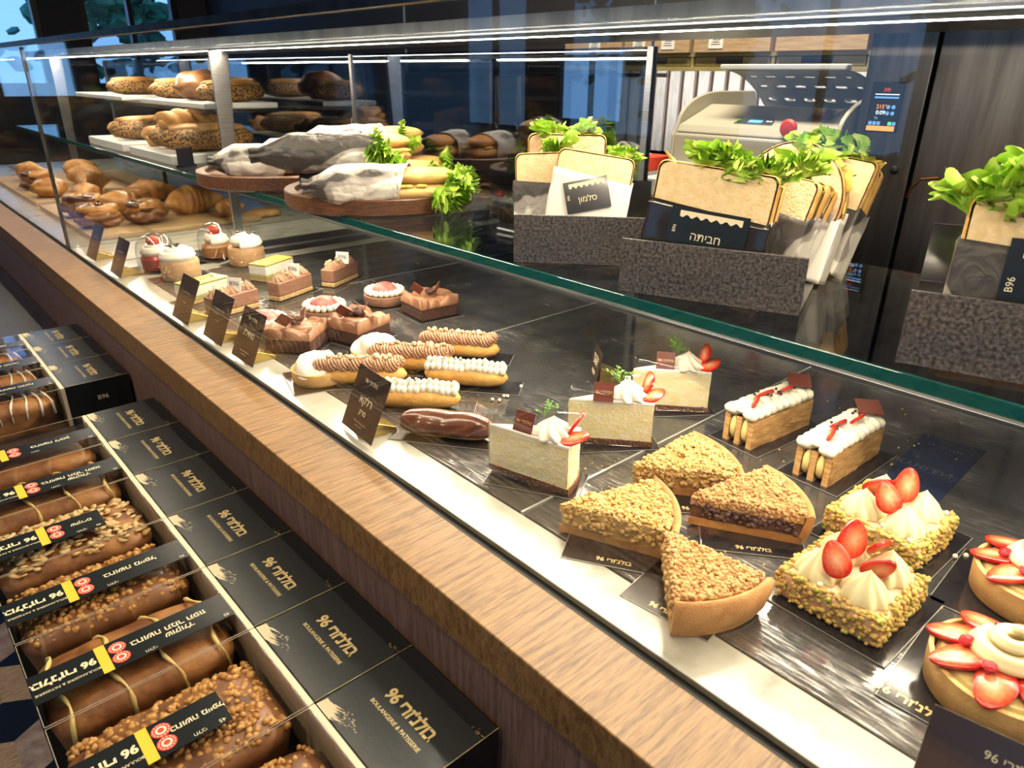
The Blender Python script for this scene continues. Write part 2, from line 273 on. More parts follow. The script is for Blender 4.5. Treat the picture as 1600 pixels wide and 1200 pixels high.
# ------------------------------------------------------------------ mesh helpers
def rng(s): return random.Random(s)
def ico(sub):
    bm = bmesh.new(); bmesh.ops.create_icosphere(bm, subdivisions=sub, radius=1.0)
    v = [tuple(x.co) for x in bm.verts]; f = [tuple(x.index for x in p.verts) for p in bm.faces]; bm.free(); return v, f
ICO = {k: ico(k) for k in (1, 2, 3, 4)}
def T(x=0, y=0, z=0, rz=0, ry=0, rx=0, s=1): return Matrix.Translation((x, y, z)) @ Matrix.Rotation(rz, 4, 'Z') @ Matrix.Rotation(ry, 4, 'Y') @ Matrix.Rotation(rx, 4, 'X') @ Matrix.Scale(s, 4)
class MB:
    def __init__(s): s.v = []; s.f = []; s.m = None
    def add(s, vs, fs, mx=None):
        n = len(s.v)
        if mx is not None: vs = [tuple(mx @ Vector(p)) for p in vs]
        s.v += [tuple(p) for p in vs]; s.f += [tuple(i + n for i in f) for f in fs]; return s
    def box(s, x0, x1, y0, y1, z0, z1, mx=None):
        vs = [(x0, y0, z0), (x1, y0, z0), (x1, y1, z0), (x0, y1, z0), (x0, y0, z1), (x1, y0, z1), (x1, y1, z1), (x0, y1, z1)]
        return s.add(vs, [(0, 3, 2, 1), (4, 5, 6, 7), (0, 1, 5, 4), (1, 2, 6, 5), (2, 3, 7, 6), (3, 0, 4, 7)], mx)
    def prism(s, pts, z0, z1, mx=None):
        n = len(pts); vs = [(x, y, z0) for x, y in pts] + [(x, y, z1) for x, y in pts]
        return s.add(vs, [tuple(range(n - 1, -1, -1)), tuple(range(n, 2 * n))] + [(i, (i + 1) % n, (i + 1) % n + n, i + n) for i in range(n)], mx)
    def lathe(s, prof, n=32, mx=None, fr=None, closed=True):
        vs = []; k = len(prof)
        for j, (r, z) in enumerate(prof):
            for i in range(n):
                a = 2 * pi * i / n; rr = r * (fr(a, z, j / (k - 1)) if fr else 1); vs.append((rr * cos(a), rr * sin(a), z))
        fs = [(j * n + i, j * n + (i + 1) % n, (j + 1) * n + (i + 1) % n, (j + 1) * n + i) for j in range(k - 1) for i in range(n)]
        if closed: fs += [tuple(range(n - 1, -1, -1)), tuple((k - 1) * n + i for i in range(n))]
        return s.add(vs, fs, mx)
    def tube(s, pts, rad, n=8, mx=None, cap=True, fr=None, sq=(1, 1)):
        pts = [Vector(p) for p in pts]; k = len(pts); vs = []; up = Vector((0, 0, 1))
        for j, p in enumerate(pts):
            d = (pts[min(j + 1, k - 1)] - pts[max(j - 1, 0)]).normalized()
            a = d.cross(up); a = a.normalized() if a.length > 1e-4 else Vector((1, 0, 0)); b = a.cross(d).normalized()
            r = rad[j] if isinstance(rad, (list, tuple)) else rad
            for i in range(n):
                t = 2 * pi * i / n; q = fr(t, j / (k - 1)) if fr else 1
                vs.append(p + a * (r * q * cos(t) * sq[0]) + b * (r * q * sin(t) * sq[1]))
        fs = [(j * n + i, (j + 1) * n + i, (j + 1) * n + (i + 1) % n, j * n + (i + 1) % n) for j in range(k - 1) for i in range(n)]
        if cap: fs += [tuple(range(n)), tuple((k - 1) * n + i for i in range(n - 1, -1, -1))]
        return s.add(vs, fs, mx)
    def blob(s, c, r, sub=2, amp=0.0, freq=1.0, seed=0, mx=None, rz=0.0, ry=0.0):
        vs, fs = ICO[sub]; out = []; rot = Matrix.Rotation(rz, 3, 'Z') @ Matrix.Rotation(ry, 3, 'Y')
        r = (r, r, r) if isinstance(r, (int, float)) else r
        for v in vs:
            k = 1.0
            if amp: k += amp * noise.noise(Vector(v) * freq + Vector((seed * 3.7, seed * 1.3, seed)))
            out.append(Vector(c) + rot @ Vector((v[0] * r[0] * k, v[1] * r[1] * k, v[2] * r[2] * k)))
        return s.add(out, fs, mx)
    def grid(s, fn, nu, nv, mx=None, wrap=False):
        vs = [fn(i / (nu - (0 if wrap else 1)), j / (nv - 1)) for j in range(nv) for i in range(nu)]
        fs = [(j * nu + i, j * nu + (i + 1) % nu, (j + 1) * nu + (i + 1) % nu, (j + 1) * nu + i) for j in range(nv - 1) for i in range(nu if wrap else nu - 1)]
        return s.add(vs, fs, mx)
    def build(s, name, m, parent=None, smooth=True, bevel=0, angle=40, loc=None, rot=None, solid=0, sub=0, bseg=2):
        me = bpy.data.meshes.new(name); me.from_pydata(s.v, [], s.f); me.update()
        bm = bmesh.new(); bm.from_mesh(me); bmesh.ops.recalc_face_normals(bm, faces=bm.faces); bm.to_mesh(me); bm.free()
        ms = m if isinstance(m, (list, tuple)) else [m]
        for x in ms: me.materials.append(x)
        if smooth:
            me.polygons.foreach_set('use_smooth', [True] * len(me.polygons))
            if angle: me.set_sharp_from_angle(angle=R(angle))
        o = bpy.data.objects.new(name, me); COL.objects.link(o)
        if parent is not None: o.parent = parent
        if loc is not None: o.location = loc
        if rot is not None: o.rotation_euler = rot
        if solid: md = o.modifiers.new('solid', 'SOLIDIFY'); md.thickness = solid; md.offset = 0
        if bevel: md = o.modifiers.new('bevel', 'BEVEL'); md.width = bevel; md.segments = bseg; md.limit_method = 'ANGLE'; md.angle_limit = R(50)
        if sub: md = o.modifiers.new('subd', 'SUBSURF'); md.levels = sub; md.render_levels = sub
        return o
def thing(name, label, cat, loc=(0, 0, 0), rz=0.0, group=None, rot=None):
    o = bpy.data.objects.new(name, None); o.empty_display_size = 0.02; COL.objects.link(o); o.location = loc
    o.rotation_euler = rot if rot else (0, 0, rz); o['label'] = label; o['category'] = cat
    if group: o['group'] = group
    return o
def tag(o, label, cat, group=None, kind=None):
    o['label'] = label; o['category'] = cat
    if group: o['group'] = group
    if kind: o['kind'] = kind
    return o
def struct(o): o['kind'] = 'structure'; return o
def copy_tree(o, parent=None):
    c = o.copy(); COL.objects.link(c); c.parent = parent
    for ch in list(o.children): copy_tree(ch, c)
    return c
TXT = {}
def text_mesh(body, extrude=0.02, bold=0.0, align='CENTER'):
    key = (body, extrude, bold)
    if key not in TXT:
        c = bpy.data.curves.new('lettering', 'FONT'); c.body = body; c.extrude = extrude; c.offset = bold; c.align_x = 'CENTER'; c.align_y = 'CENTER'; c.resolution_u = 3
        o = bpy.data.objects.new('lettering', c); COL.objects.link(o); bpy.context.view_layer.update()
        TXT[key] = bpy.data.meshes.new_from_object(o); bpy.data.objects.remove(o); bpy.data.curves.remove(c)
    return TXT[key]
def text(body, size, mx, m, parent=None, name='lettering', bold=0.0, extrude=0.01, sx=1.0):
    me = text_mesh(body, extrude, bold).copy(); me.materials.clear(); me.materials.append(m)
    me.transform(mx @ Matrix.Diagonal((size * sx, size, size, 1)))
    o = bpy.data.objects.new(name, me); COL.objects.link(o)
    if parent is not None: o.parent = parent
    return o
def basis(o, x, y):
    x = Vector(x).normalized(); z = x.cross(Vector(y)).normalized(); y = z.cross(x)
    return Matrix(((x[0], y[0], z[0], o[0]), (x[1], y[1], z[1], o[1]), (x[2], y[2], z[2], o[2]), (0, 0, 0, 1)))
# ------------------------------------------------------------------ the room
X0, X1, Y0, Y1, ZC = -4.6, 2.85, -2.6, 7.4, 3.15
def floor_tiles():
    # tumbling-block tiles: navy, wood-look and stone-look rhombi
    s = 0.15; mb = MB(); mi = []
    hx = [(s * cos(pi / 6 + k * pi / 3), s * sin(pi / 6 + k * pi / 3)) for k in range(6)]
    for j in range(int((Y1 - Y0) / (1.5 * s)) + 2):
        for i in range(int((X1 - X0) / (s * sqrt(3))) + 2):
            o = (X0 + (i + 0.5 * (j % 2)) * s * sqrt(3), Y0 + j * 1.5 * s)
            for k in range(3):
                pts = [o] + [(o[0] + hx[(2 * k + q) % 6][0], o[1] + hx[(2 * k + q) % 6][1]) for q in range(3)]
                mb.add([(min(max(x, X0), X1), min(max(y, Y0), Y1), 0) for x, y in pts], [(0, 1, 2, 3)]); mi.append(k)
    me = bpy.data.meshes.new('floor'); me.from_pydata(mb.v, [], mb.f)
    for m in (NAVY, BEIGT, PINKT): me.materials.append(m)
    me.polygons.foreach_set('material_index', mi); me.update()
    bm = bmesh.new(); bm.from_mesh(me)
    for f in bm.faces:
        if f.normal.z < 0: f.normal_flip()
    bm.to_mesh(me); bm.free()
    o = bpy.data.objects.new('floor', me); COL.objects.link(o); return struct(o)
floor_tiles()
struct(MB().box(X0, X1, Y0, Y1, ZC, ZC + 0.1).build('ceiling', CEILM, smooth=False))
def wall_with_holes(name, axis, v0, v1, a0, a1, holes, z0=0, z1=ZC):
    """wall between v0..v1 on its axis, running a0..a1, with rectangular openings"""
    mb = MB(); cuts = sorted(holes); pos = a0
    def bx(p, q, zz0, zz1):
        if q - p < 1e-4 or zz1 - zz0 < 1e-4: return
        if axis == 'x': mb.box(v0, v1, p, q, zz0, zz1)
        else: mb.box(p, q, v0, v1, zz0, zz1)
    for (p, q, h0, h1) in cuts:
        bx(pos, p, z0, z1); bx(p, q, z0, h0); bx(p, q, h1, z1); pos = q
    bx(pos, a1, z0, z1)
    return struct(mb.build(name, WALLD, smooth=False))
sw = [(-1.9, -0.9, 0.9, 2.3), (0.0, 1.3, 0.9, 2.3), (2.0, 3.4, 0.9, 2.3), (4.1, 5.3, 0.9, 2.3), (5.8, 6.9, 0.9, 2.3)]
wall_with_holes('wall_left', 'x', X0 - 0.12, X0, Y0, Y1, sw)
fw = [(-0.9, 0.3, 1.2, 2.8), (0.6, 1.5, 1.3, 2.8), (1.8, 2.6, 1.3, 2.8)]
wall_with_holes('wall_back', 'y', Y1, Y1 + 0.12, X0, X1, fw)
wall_with_holes('wall_right', 'x', X1, X1 + 0.1, Y0, Y1, [])
wall_with_holes('wall_front', 'y', Y0 - 0.1, Y0, X0, X1, [(-3.6, -1.6, 0.3, 2.7)])
n = 0
for (p, q, h0, h1) in sw:
    n += 1; mb = MB(); t = 0.05
    for bx in ((p, p + t, h0, h1), (q - t, q, h0, h1), (p, q, h0, h0 + t), (p, q, h1 - t, h1), ((p + q) / 2 - .02, (p + q) / 2 + .02, h0, h1)): mb.box(X0 - 0.1, X0 - 0.03, bx[0], bx[1], bx[2], bx[3])
    o = struct(mb.build('window_%d' % n, BLACK, smooth=False)); g = MB().box(X0 - 0.07, X0 - 0.064, p + t, q - t, h0 + t, h1 - t).build('window_pane', WINDG, o, smooth=False)
for (p, q, h0, h1) in fw:
    n += 1; mb = MB(); t = 0.05
    for bx in ((p, p + t, h0, h1), (q - t, q, h0, h1), (p, q, h0, h0 + t), (p, q, h1 - t, h1), ((p + q) / 2 - .02, (p + q) / 2 + .02, h0, h1)): mb.box(bx[0], bx[1], Y1 + .03, Y1 + .1, bx[2], bx[3])
    o = struct(mb.build('window_%d' % n, BLACK, smooth=False)); MB().box(p + t, q - t, Y1 + .06, Y1 + .066, h0 + t, h1 - t).build('window_pane', WINDG, o, smooth=False)
# terrace and trees outside
struct(MB().box(-14, X0 - 0.12, -8, 14, -0.12, -0.02).build('ground', PAVE, smooth=False))
struct(MB().box(-4.7, 8, Y1 + 0.12, 18, -0.12, -0.02).build('ground_garden', PAVE, smooth=False))['kind'] = 'structure'
def tree(x, y, h, r, seed, lab):
    t = thing('tree', lab, 'tree', (x, y, -0.02))
    MB().tube([(0, 0, 0), (0.05, 0, h * .3), (0, .05, h * .6)], [.12, .09, .06]).build('trunk', BARK, t)
    q = rng(seed); mb = MB()
    for i in range(420):
        a, b, c = q.gauss(0, .45), q.gauss(0, .45), q.gauss(0, .42)
        mb.blob((a * r, b * r, h * .68 + c * r), (q.uniform(.06, .16), q.uniform(.06, .16), q.uniform(.02, .05)), 1, rz=q.uniform(0, 6), ry=q.uniform(0, 3))
    mb.build('crown', TREEM, t)
tree(-0.1, 8.9, 3.2, 0.9, 1, 'leafy green tree beyond the far shop window at the top left corner')
tree(2.9, 9.6, 3.6, 1.0, 2, 'taller leafy tree outside, right of the tree in the top left corner')
tree(-8.6, 2.4, 3.6, 1.1, 3, 'terrace tree seen only as a reflection in the case glass')
tree(-7.6, 6.4, 3.6, 1.2, 4, 'second terrace tree reflected in the glass, farther along the street')
def chair(x, y, rz, lab):
    t = thing('terrace_chair', lab, 'chair', (x, y, -0.02), rz, 'terrace chairs reflected in the rear glass')
    MB().box(-.2, .2, -.2, .2, .43, .45).build('seat', CHAIRM, t, bevel=.005)
    for (a, b) in ((-.18, -.18), (.18, -.18)): MB().tube([(a, b, 0), (a, b, .43)], .012).build('leg', CHAIRM, t)
    for a in (-.18, .18): MB().tube([(a, .18, 0), (a, .18, .45), (a, .22, .85)], .012).build('leg', CHAIRM, t)
    mb = MB()
    for k in range(6): mb.tube([(-.18 + k * .072, .2, .6), (-.18 + k * .072, .22, .85)], .006)
    mb.tube([(-.19, .22, .85), (.19, .22, .85)], .014); mb.tube([(-.19, .2, .6), (.19, .2, .6)], .01); mb.build('backrest', CHAIRM, t)
def table(x, y, lab):
    t = thing('terrace_table', lab, 'table', (x, y, -0.02), 0, 'terrace tables reflected in the rear glass')
    MB().lathe([(.35, .72), (.36, .73), (.36, .745), (.35, .755)], 32).build('table_top', PAVE, t)
    MB().tube([(0, 0, .03), (0, 0, .72)], .03).build('column', CHAIRM, t); MB().lathe([(.22, 0), (.22, .02), (.05, .04)], 24).build('foot', CHAIRM, t)
for i, (x, y) in enumerate(((-6.0, 1.2), (-6.2, 3.6))):
    table(x, y, ('round terrace table reflected in the rear glass, nearer one', 'round terrace table reflected in the rear glass, farther one')[i])
    chair(x, y + .65, 0.1, ('black terrace chair beyond the nearer reflected table', 'black terrace chair beyond the farther reflected table')[i])
    chair(x + .1, y - .7, 3.0, ('black terrace chair in front of the nearer reflected table', 'black terrace chair in front of the farther reflected table')[i])

# ------------------------------------------------------------------ the display counter (x across, y along, deck at z = 1.0)
DZ = 1.0; SZ = 1.188; YA, YB = -0.9, 4.6
case = thing('display_case', 'long glass-fronted pastry display counter with oak ledge and marble sill', 'display case', (0.405, 0.0, 0.0))
def cp(mb, name, m, **k):
    o = mb.build(name, m, None, **k); o.parent = case; o.matrix_parent_inverse = Matrix.Translation((-0.405, 0, 0)); return o
cp(MB().box(0.315, 0.391, YA, YB, 0.955, DZ + .001), 'oak_ledge', OAKX, smooth=False, bevel=.0015)
cp(MB().box(0.319, 0.335, YA, YB, 0.0, 0.955), 'front_panel', OAKZ, smooth=False)
cp(MB().box(0.335, 1.18, YA, YB, 0.0, 0.93), 'carcass', BLACK, smooth=False)
cp(MB().box(0.391, 0.405, YA, YB, 0.93, DZ - .006), 'gasket', GASKET, smooth=False)
cp(MB().box(0.405, 0.462, YA, 2.262, 0.93, DZ), 'marble_sill', MARBLE, smooth=False, bevel=.001)
cp(MB().box(0.462, 1.135, 1.805, 1.86, 0.93, DZ), 'marble_cross_strip', MARBLE, smooth=False, bevel=.001)
cp(MB().box(0.462, 1.135, 1.86, 1.935, 0.93, DZ - .004), 'vent_grille', STEELD, smooth=False)
cp(MB().box(0.462, 1.135, 1.935, 1.94, 0.93, DZ + .001), 'grille_edge', RIM, smooth=False)
cp(MB().box(0.462, 1.135, 1.94, 2.035, 0.93, DZ - .002), 'vent_grille', STEELD, smooth=False)
cp(MB().box(0.462, 1.135, 2.035, 2.262, 0.93, DZ), 'marble_end_deck', MARBLE, smooth=False, bevel=.001)
cp(MB().box(0.405, 1.135, 2.272, YB, 0.93, DZ), 'bakery_deck', MARBLE, smooth=False)
cp(MB().box(0.405, 1.135, 2.262, 2.272, 0.93, DZ - .003), 'section_seam', GASKET, smooth=False)
cp(MB().box(1.135, 1.20, YA, YB, 0.93, DZ + .004), 'rear_rail', RAIL, smooth=False, bevel=.001)
for x in (1.148, 1.160): cp(MB().box(x, x + .0025, YA, YB, DZ + .004, DZ + .009), 'rail_track', RIM, smooth=False)
cp(MB().box(0.462, 1.135, YA, 1.805, 0.93, DZ - .008), 'cooling_base', RIM, smooth=False)
# glass
cp(MB().box(0.399, 0.405, YA, 2.262, DZ - .006, 1.505), 'front_glass', GLASS, smooth=False)
cp(MB().box(0.399, 0.405, 2.272, YB, DZ - .006, 1.505), 'front_glass', GLASS, smooth=False)
cp(MB().box(0.405, 1.135, 2.264, 2.270, DZ, 1.505), 'divider_glass', GLASS, smooth=False)
cp(MB().box(0.398, 0.406, 2.262, 2.272, DZ, 1.502), 'glass_joint', STEELD, smooth=False)
cp(MB().box(0.405, 1.135, YB - .006, YB, DZ, 1.50), 'end_glass', GLASS, smooth=False)
cp(MB().box(0.405, 0.82, YA, YB, 1.506, 1.512), 'top_glass', TOPG, smooth=False)
cp(MB().box(0.82, 1.20, YA, YB, 1.511, 1.534), 'top_panel', TOPMET, smooth=False)
cp(MB().box(0.390, 0.405, YA, YB, 1.505, 1.515), 'top_edge_rail', STEELD, smooth=False)
cp(MB().box(0.868, 0.902, YA, YB, 1.506, 1.511), 'led_profile', BLACK, smooth=False)
cp(MB().box(0.8700, 0.8760, YA, YB, 1.5045, 1.506), 'led_strip', LEDM, smooth=False)
# shelf
cp(MB().box(0.716, 1.128, YA, YB, SZ - .012, SZ), 'shelf_glass', SHELFG, smooth=False)
cp(MB().box(0.710, 0.716, YA, YB, SZ - .014, SZ), 'shelf_front_edge', TEAL, smooth=False, bevel=.001)
cp(MB().box(0.85, 1.128, 2.32, 4.5, 1.335, 1.345), 'upper_bakery_shelf', SHELFG, smooth=False)
for y in (2.225, 4.2, -0.4):
    cp(MB().prism([(0.845, 0.0), (0.872, 0.0), (0.90, 0.505), (0.845, 0.505)], 0, .010, basis((0, y, DZ - .0), (1, 0, 0), (0, 0, 1))), 'shelf_post', STEEL, smooth=False, bevel=.002)
for y in (0.3, 1.2, 2.0, 3.2): cp(MB().box(0.96, 0.975, y, y + .012, DZ + .0, SZ - .012), 'shelf_support', STEELD, smooth=False) if y > 2 else cp(MB().box(1.10, 1.128, y, y + .02, SZ - .03, SZ - .012), 'shelf_bracket', STEELD, smooth=False)
# rear sliding doors
def door(y0, y1, x, nm):
    d = cp(MB().box(x, x + .006, y0, y1, DZ + .012, 1.50), nm, DOORG, smooth=False)
    for yy in (y0, y1 - .014): 
        o = cp(MB().box(x - .004, x + .010, yy, yy + .014, DZ + .009, 1.50), 'door_stile', STEEL, smooth=False)
    o = MB().lathe([(.0165, -.002), (.0195, -.002), (.0195, .002), (.0165, .002)], 28, T(x - .004, y0 + .055, 1.312, ry=pi / 2), closed=False); o = cp(o, 'finger_ring', RIM)
door(0.905, 2.0, 1.165, 'sliding_door'); door(1.96, 3.1, 1.18, 'sliding_door'); door(3.06, 4.55, 1.165, 'sliding_door')

# steel trays of the cold deck
tray_y = [(-0.885, -0.476), (-0.470, 0.0115), (0.0175, 0.4915), (0.4975, 0.977), (0.983, 1.454), (1.460, 1.802)]
tl = ['dark scratched steel tray under the bottom right sign', 'dark steel tray nearest the camera, right of the strawberry tarts', 'dark steel tray under the crumble, mille-feuille and strawberry cakes', 'dark steel tray under the cheesecake slices and chocolate eclair', 'dark steel tray under the eclairs and chocolate squares', 'dark steel tray under the cream cakes and mousse bars']
for (a, b), l in zip(tray_y, tl):
    t = thing('steel_tray', l, 'tray', (0.465, a, DZ - .008), 0, 'steel trays of the cold deck')
    MB().box(0, .667, 0, b - a, 0, .0075).build('tray_plate', TRAY, t, smooth=False, bevel=.001)
    MB().box(0, .667, -.0035, -.0005, 0, .0085).build('tray_rim', RIM, t, smooth=False)

# ------------------------------------------------------------------ kitchen behind
kx = 1.62
bc = thing('back_counter', 'stainless work counter behind the display case under the machine', 'counter', (1.70, 0.86, 0))
MB().box(0, .9, 0, 3.4, 1.10, 1.13).build('worktop', STEEL, bc, smooth=False, bevel=.003); MB().box(.03, .88, .02, 3.38, 0, 1.10).build('cabinet_body', BLACK, bc, smooth=False)
# dough divider: profile in local (x back, z up), extruded along y
sl = thing('dough_divider', 'beige dough dividing machine with raised slotted lid and red button', 'machine', (1.86, 0.86, 1.13))
W = 0.50
prof = [(0.0, 0.0), (0.0, .165)] + [(0.0 + .02 * i / 4, .160 + .03 * i / 4) for i in range(1, 5)] + [(.17, .243), (.19, .243), (.20, .19), (.42, .19), (.42, 0)]
B3 = basis((0, 0, 0), (1, 0, 0), (0, 0, 1))
def side(y0, y1): 
    arc = [(0.0, 0.0), (0.0, .160), (.02, .193)] + [(.02 + .2 * (1 - cos(t)) * 1.0, .19 + .090 * sin(t)) for t in [pi / 2 * i / 8 for i in range(1, 9)]] + [(.42, .28), (.46, .20), (.46, 0)]
    return MB().prism(arc, -y1, -y0, B3)
MB().prism(prof, -(W - .012), -.012, B3).build('body', MBODY, sl, bevel=.006, angle=30)
side(0, .012).build('side_panel', MBODY, sl, bevel=.003, angle=30); side(W - .012, W).build('side_panel', MBODY, sl, bevel=.003, angle=30)
# control panel lies on the sloped face from (.02,.195) to (.17,.285)
sx_, sz_ = .15, .053; ll = sqrt(sx_ ** 2 + sz_ ** 2); U = Vector((sx_ / ll, 0, sz_ / ll))
def onslope(y, k, up=.0015):  # k along slope
    p = Vector((.02, y, .190)) + U * k; nrm = Vector((-U.z, 0, U.x)); return basis(p + nrm * up, (0, -1, 0), U)
half = [(.058 * cos(pi * i / 16), .062 * sin(pi * i / 16)) for i in range(17)]
cpn = MB().prism(half, 0, .002, onslope(.262, .025, 0)).build('control_panel', STEEL, sl, smooth=False)
MB().box(-.02, .02, .010, .026, 0, .0015, onslope(.262, .025, .002)).build('blue_display', mat('lcd_blue', (0.1, .35, .7), .3, emit=((.25, .55, .9), .8)), cpn, smooth=False)
MB().lathe([(.006, 0), (.006, .002)], 16, onslope(.314, .045, .002)).build('green_key', mat('green_key', (.05, .4, .1), .4), cpn)
for yy in (.226, .216): MB().lathe([(.0045, 0), (.0045, .002)], 16, onslope(yy, .045, .002)).build('arrow_key', WHITE, cpn)
MB().box(-.032, .032, 0, .075, 0, .001, onslope(.100, .080, .0005)).build('instruction_sticker', STEEL, sl, smooth=False)
text('W I', .022, onslope(.100, .125, .002), REDP, sl, 'sticker_lettering'); text('RE, 300', .014, onslope(.100, .10, .002), REDP, sl, 'sticker_lettering')
rb = MB().lathe([(.012, 0), (.012, .012), (.022, .014), (.023, .022), (.018, .028), (.002, .030)], 24, basis((.022, .131, .198), (0, -1, 0), (0, 0, 1)) @ T(0, -.0, 0, rx=0) @ T(0, 0, 0)).build('emergency_button', REDP, sl)
FR = lambda y, z: basis((-.001, y, z), (0, -1, 0), (0, 0, 1))
MB().lathe([(.014, 0), (.014, .018), (.010, .02)], 20, FR(.128, .150)).build('round_socket', BLACK, sl)
text('Smart +', .030, FR(.392, .140), mat('brown_print', (.22, .09, .05), .5), sl, 'machine_lettering'); text('MECNOSUD', .018, FR(.150, .120), BLACK, sl, 'machine_lettering', bold=.02)
lg = MB()
for bb in ((-.014, .014, -.012, -.010), (-.014, .014, .010, .012), (-.014, -.012, -.012, .012), (.012, .014, -.012, .012)): lg.box(bb[0], bb[1], bb[2], bb[3], 0, .001, FR(.150, .142))
lg.build('machine_logo', mat('maroon_print', (.12, .02, .02), .5), sl, smooth=False); text('M', .018, FR(.150, .142), mat('maroon_print2', (.12, .02, .02), .5), sl, 'machine_logo', bold=.02)
# raised lid: a curved slotted plate with pale front edge
lid = MB(); NU, NV = 44, 22
def lidp(u, v): return Vector((.06 + .31 * v, .03 + .34 * u + .05 * v * (u - .3), .338 - .02 * v - .10 * v * v))
L0 = [(i, j) for j in range(NV - 1) for i in range(NU - 1)]
vs = [lidp(i / (NU - 1), j / (NV - 1)) for j in range(NV) for i in range(NU)]
fs = []
for (i, j) in L0:
    k = (i + (j if i < 22 else -j) // 1) % 7
    if 3 < j < 18 and j % 5 in (1,) and 3 < i < 40 and (i % 7) in (2, 3, 4, 5): continue
    fs.append((j * NU + i, j * NU + i + 1, (j + 1) * NU + i + 1, (j + 1) * NU + i))
lid.add(vs, fs).build('lid', MGREY, sl, solid=.004)
MB().box(.035, .065, .02, .38, .338, .352).build('lid_front_edge', WHITE, sl, bevel=.003)
for y in (.05, .45): MB().tube([(.37, y, .215), (.35, y, .20), (.32, y, .185)], .008).build('lid_hinge', BLACK, sl)
# oven / cooler wall of steel doors with touch panel
fr = thing('steel_oven', 'tall dark brushed steel oven with lit touch panel', 'oven', (1.90, 0.0, 0))
MB().box(0, .75, .685, .832, 0, 2.3).build('control_column', STEELD, fr, smooth=False, bevel=.003)
MB().box(.012, .75, .33, .682, 0, 2.3).build('oven_door', STEELD, fr, smooth=False, bevel=.004)
MB().box(.03, .75, .20, .327, 0, 2.3).build('door_surround', STEELD, fr, smooth=False, bevel=.003)
MB().box(0.0, .75, -.75, .197, 0, 2.3).build('side_door', STEELD, fr, smooth=False, bevel=.004)
MB().tube([(-.03, .185, 1.1), (-.05, .185, 1.3), (-.05, .185, 1.7), (-.03, .185, 1.75)], .012).build('door_handle', STEEL, fr)
FF = lambda y, z, d=0: basis((-.001 - d, y, z), (0, -1, 0), (0, 0, 1))
tp = MB().box(-.037, .037, -.057, .057, 0, .004, FF(.772, 1.386)).build('touch_panel', BLACK, fr, smooth=False)
DISP = mat('display_white', (.7, .8, .9), .4, emit=((.75, .85, 1), 1.2)); DOR = mat('display_orange', (.8, .3, .05), .4, emit=((1, .35, .08), 1.1)); DBL = mat('display_blue', (.1, .25, .6), .4, emit=((.2, .45, .9), .7)); DGR = mat('display_green', (.1, .6, .2), .4, emit=((.1, .8, .35), 1.0))
MB().box(-.033, .033, -.053, -.042, 0, .0006, FF(.772, 1.386, .004)).build('start_bar', DOR, tp, smooth=False)
text('200', .011, FF(.772, 1.425, .0045), mat('display_red', (.6, .05, .03), .4, emit=((.9, .1, .05), .7)), tp, 'display_digits'); text('215°', .013, FF(.778, 1.387, .0045), DOR, tp, 'display_digits'); text('0:09', .013, FF(.778, 1.374, .0045), DISP, tp, 'display_digits'); text('0s', .010, FF(.786, 1.362, .0045), DBL, tp, 'display_digits')
MB().box(-.026, .030, .028, .030, 0, .0006, FF(.772, 1.386, .004)).build('display_line', DISP, tp, smooth=False); MB().box(-.026, .030, .020, .024, 0, .0006, FF(.772, 1.386, .004)).build('display_line', DBL, tp, smooth=False)
for i, yy in enumerate((.798, .788, .778, .752, .742)): MB().box(-.004, .004, -.004, .004, 0, .0006, FF(yy, 1.350, .004)).build('display_key', DGR if i == 3 else DBL, tp, smooth=False)
for yy, zz in ((.762, 1.387), (.750, 1.387), (.762, 1.373), (.750, 1.373)): MB().lathe([(.0045, 0), (.0045, .0006)], 12, FF(yy, zz, .004)).build('display_key', DBL, tp)
for yy in (.81, .72): MB().lathe([(.008, 0), (.010, .003), (.006, .006)], 16, FF(yy, 1.245)).build('screw_cap', BLACK, fr)
# hook on the door
MB().tube([(-.002, .60, 1.225), (-.03, .61, 1.24), (-.045, .64, 1.235), (-.04, .66, 1.21), (-.035, .665, 1.19)], .003).build('wire_hook', mat('copper_wire', (.5, .18, .06), .3, metal=1), fr)
# bread crates on a shelf
sh = thing('bread_shelf', 'olive wooden shelf holding the bread crates above the machine', 'shelf', (2.30, 1.0, 1.47))
MB().box(0, .38, 0, 1.25, 0, .012).build('shelf_board', CRATEY, sh, smooth=False); MB().box(0, .38, 0, 1.25, .043, .055).build('shelf_top_board', CRATEY, sh, smooth=False)
for k in range(5): MB().box(0.003, .38, k * .3075 , k * .3075 + .012, .012, .043).build('divider', CRATEY, sh, smooth=False)
for k in range(4):
    y = .018 + k * .3075
    dr = MB().box(0.006, .3, y, y + .285, .014, .041).build('drawer', CRATEY, sh, smooth=False, bevel=.001)
    MB().box(.003, .006, y + .10, y + .20, .022, .041).build('finger_slot', BLACK, dr, smooth=False)
o = MB().tube([(2.32, .965, 1.13), (2.32, .965, 1.95)], .008).build('upright_rod', STEEL); tag(o, 'thin steel rod between the bread crates and the oven', 'rod')
cl = ['wooden bread crate at right end of the shelf, without a tag', 'wooden bread crate with one tag, second from the right', 'wooden bread crate with two tags, in front of the glass edge', 'leftmost wooden bread crate, seen through the rear glass']
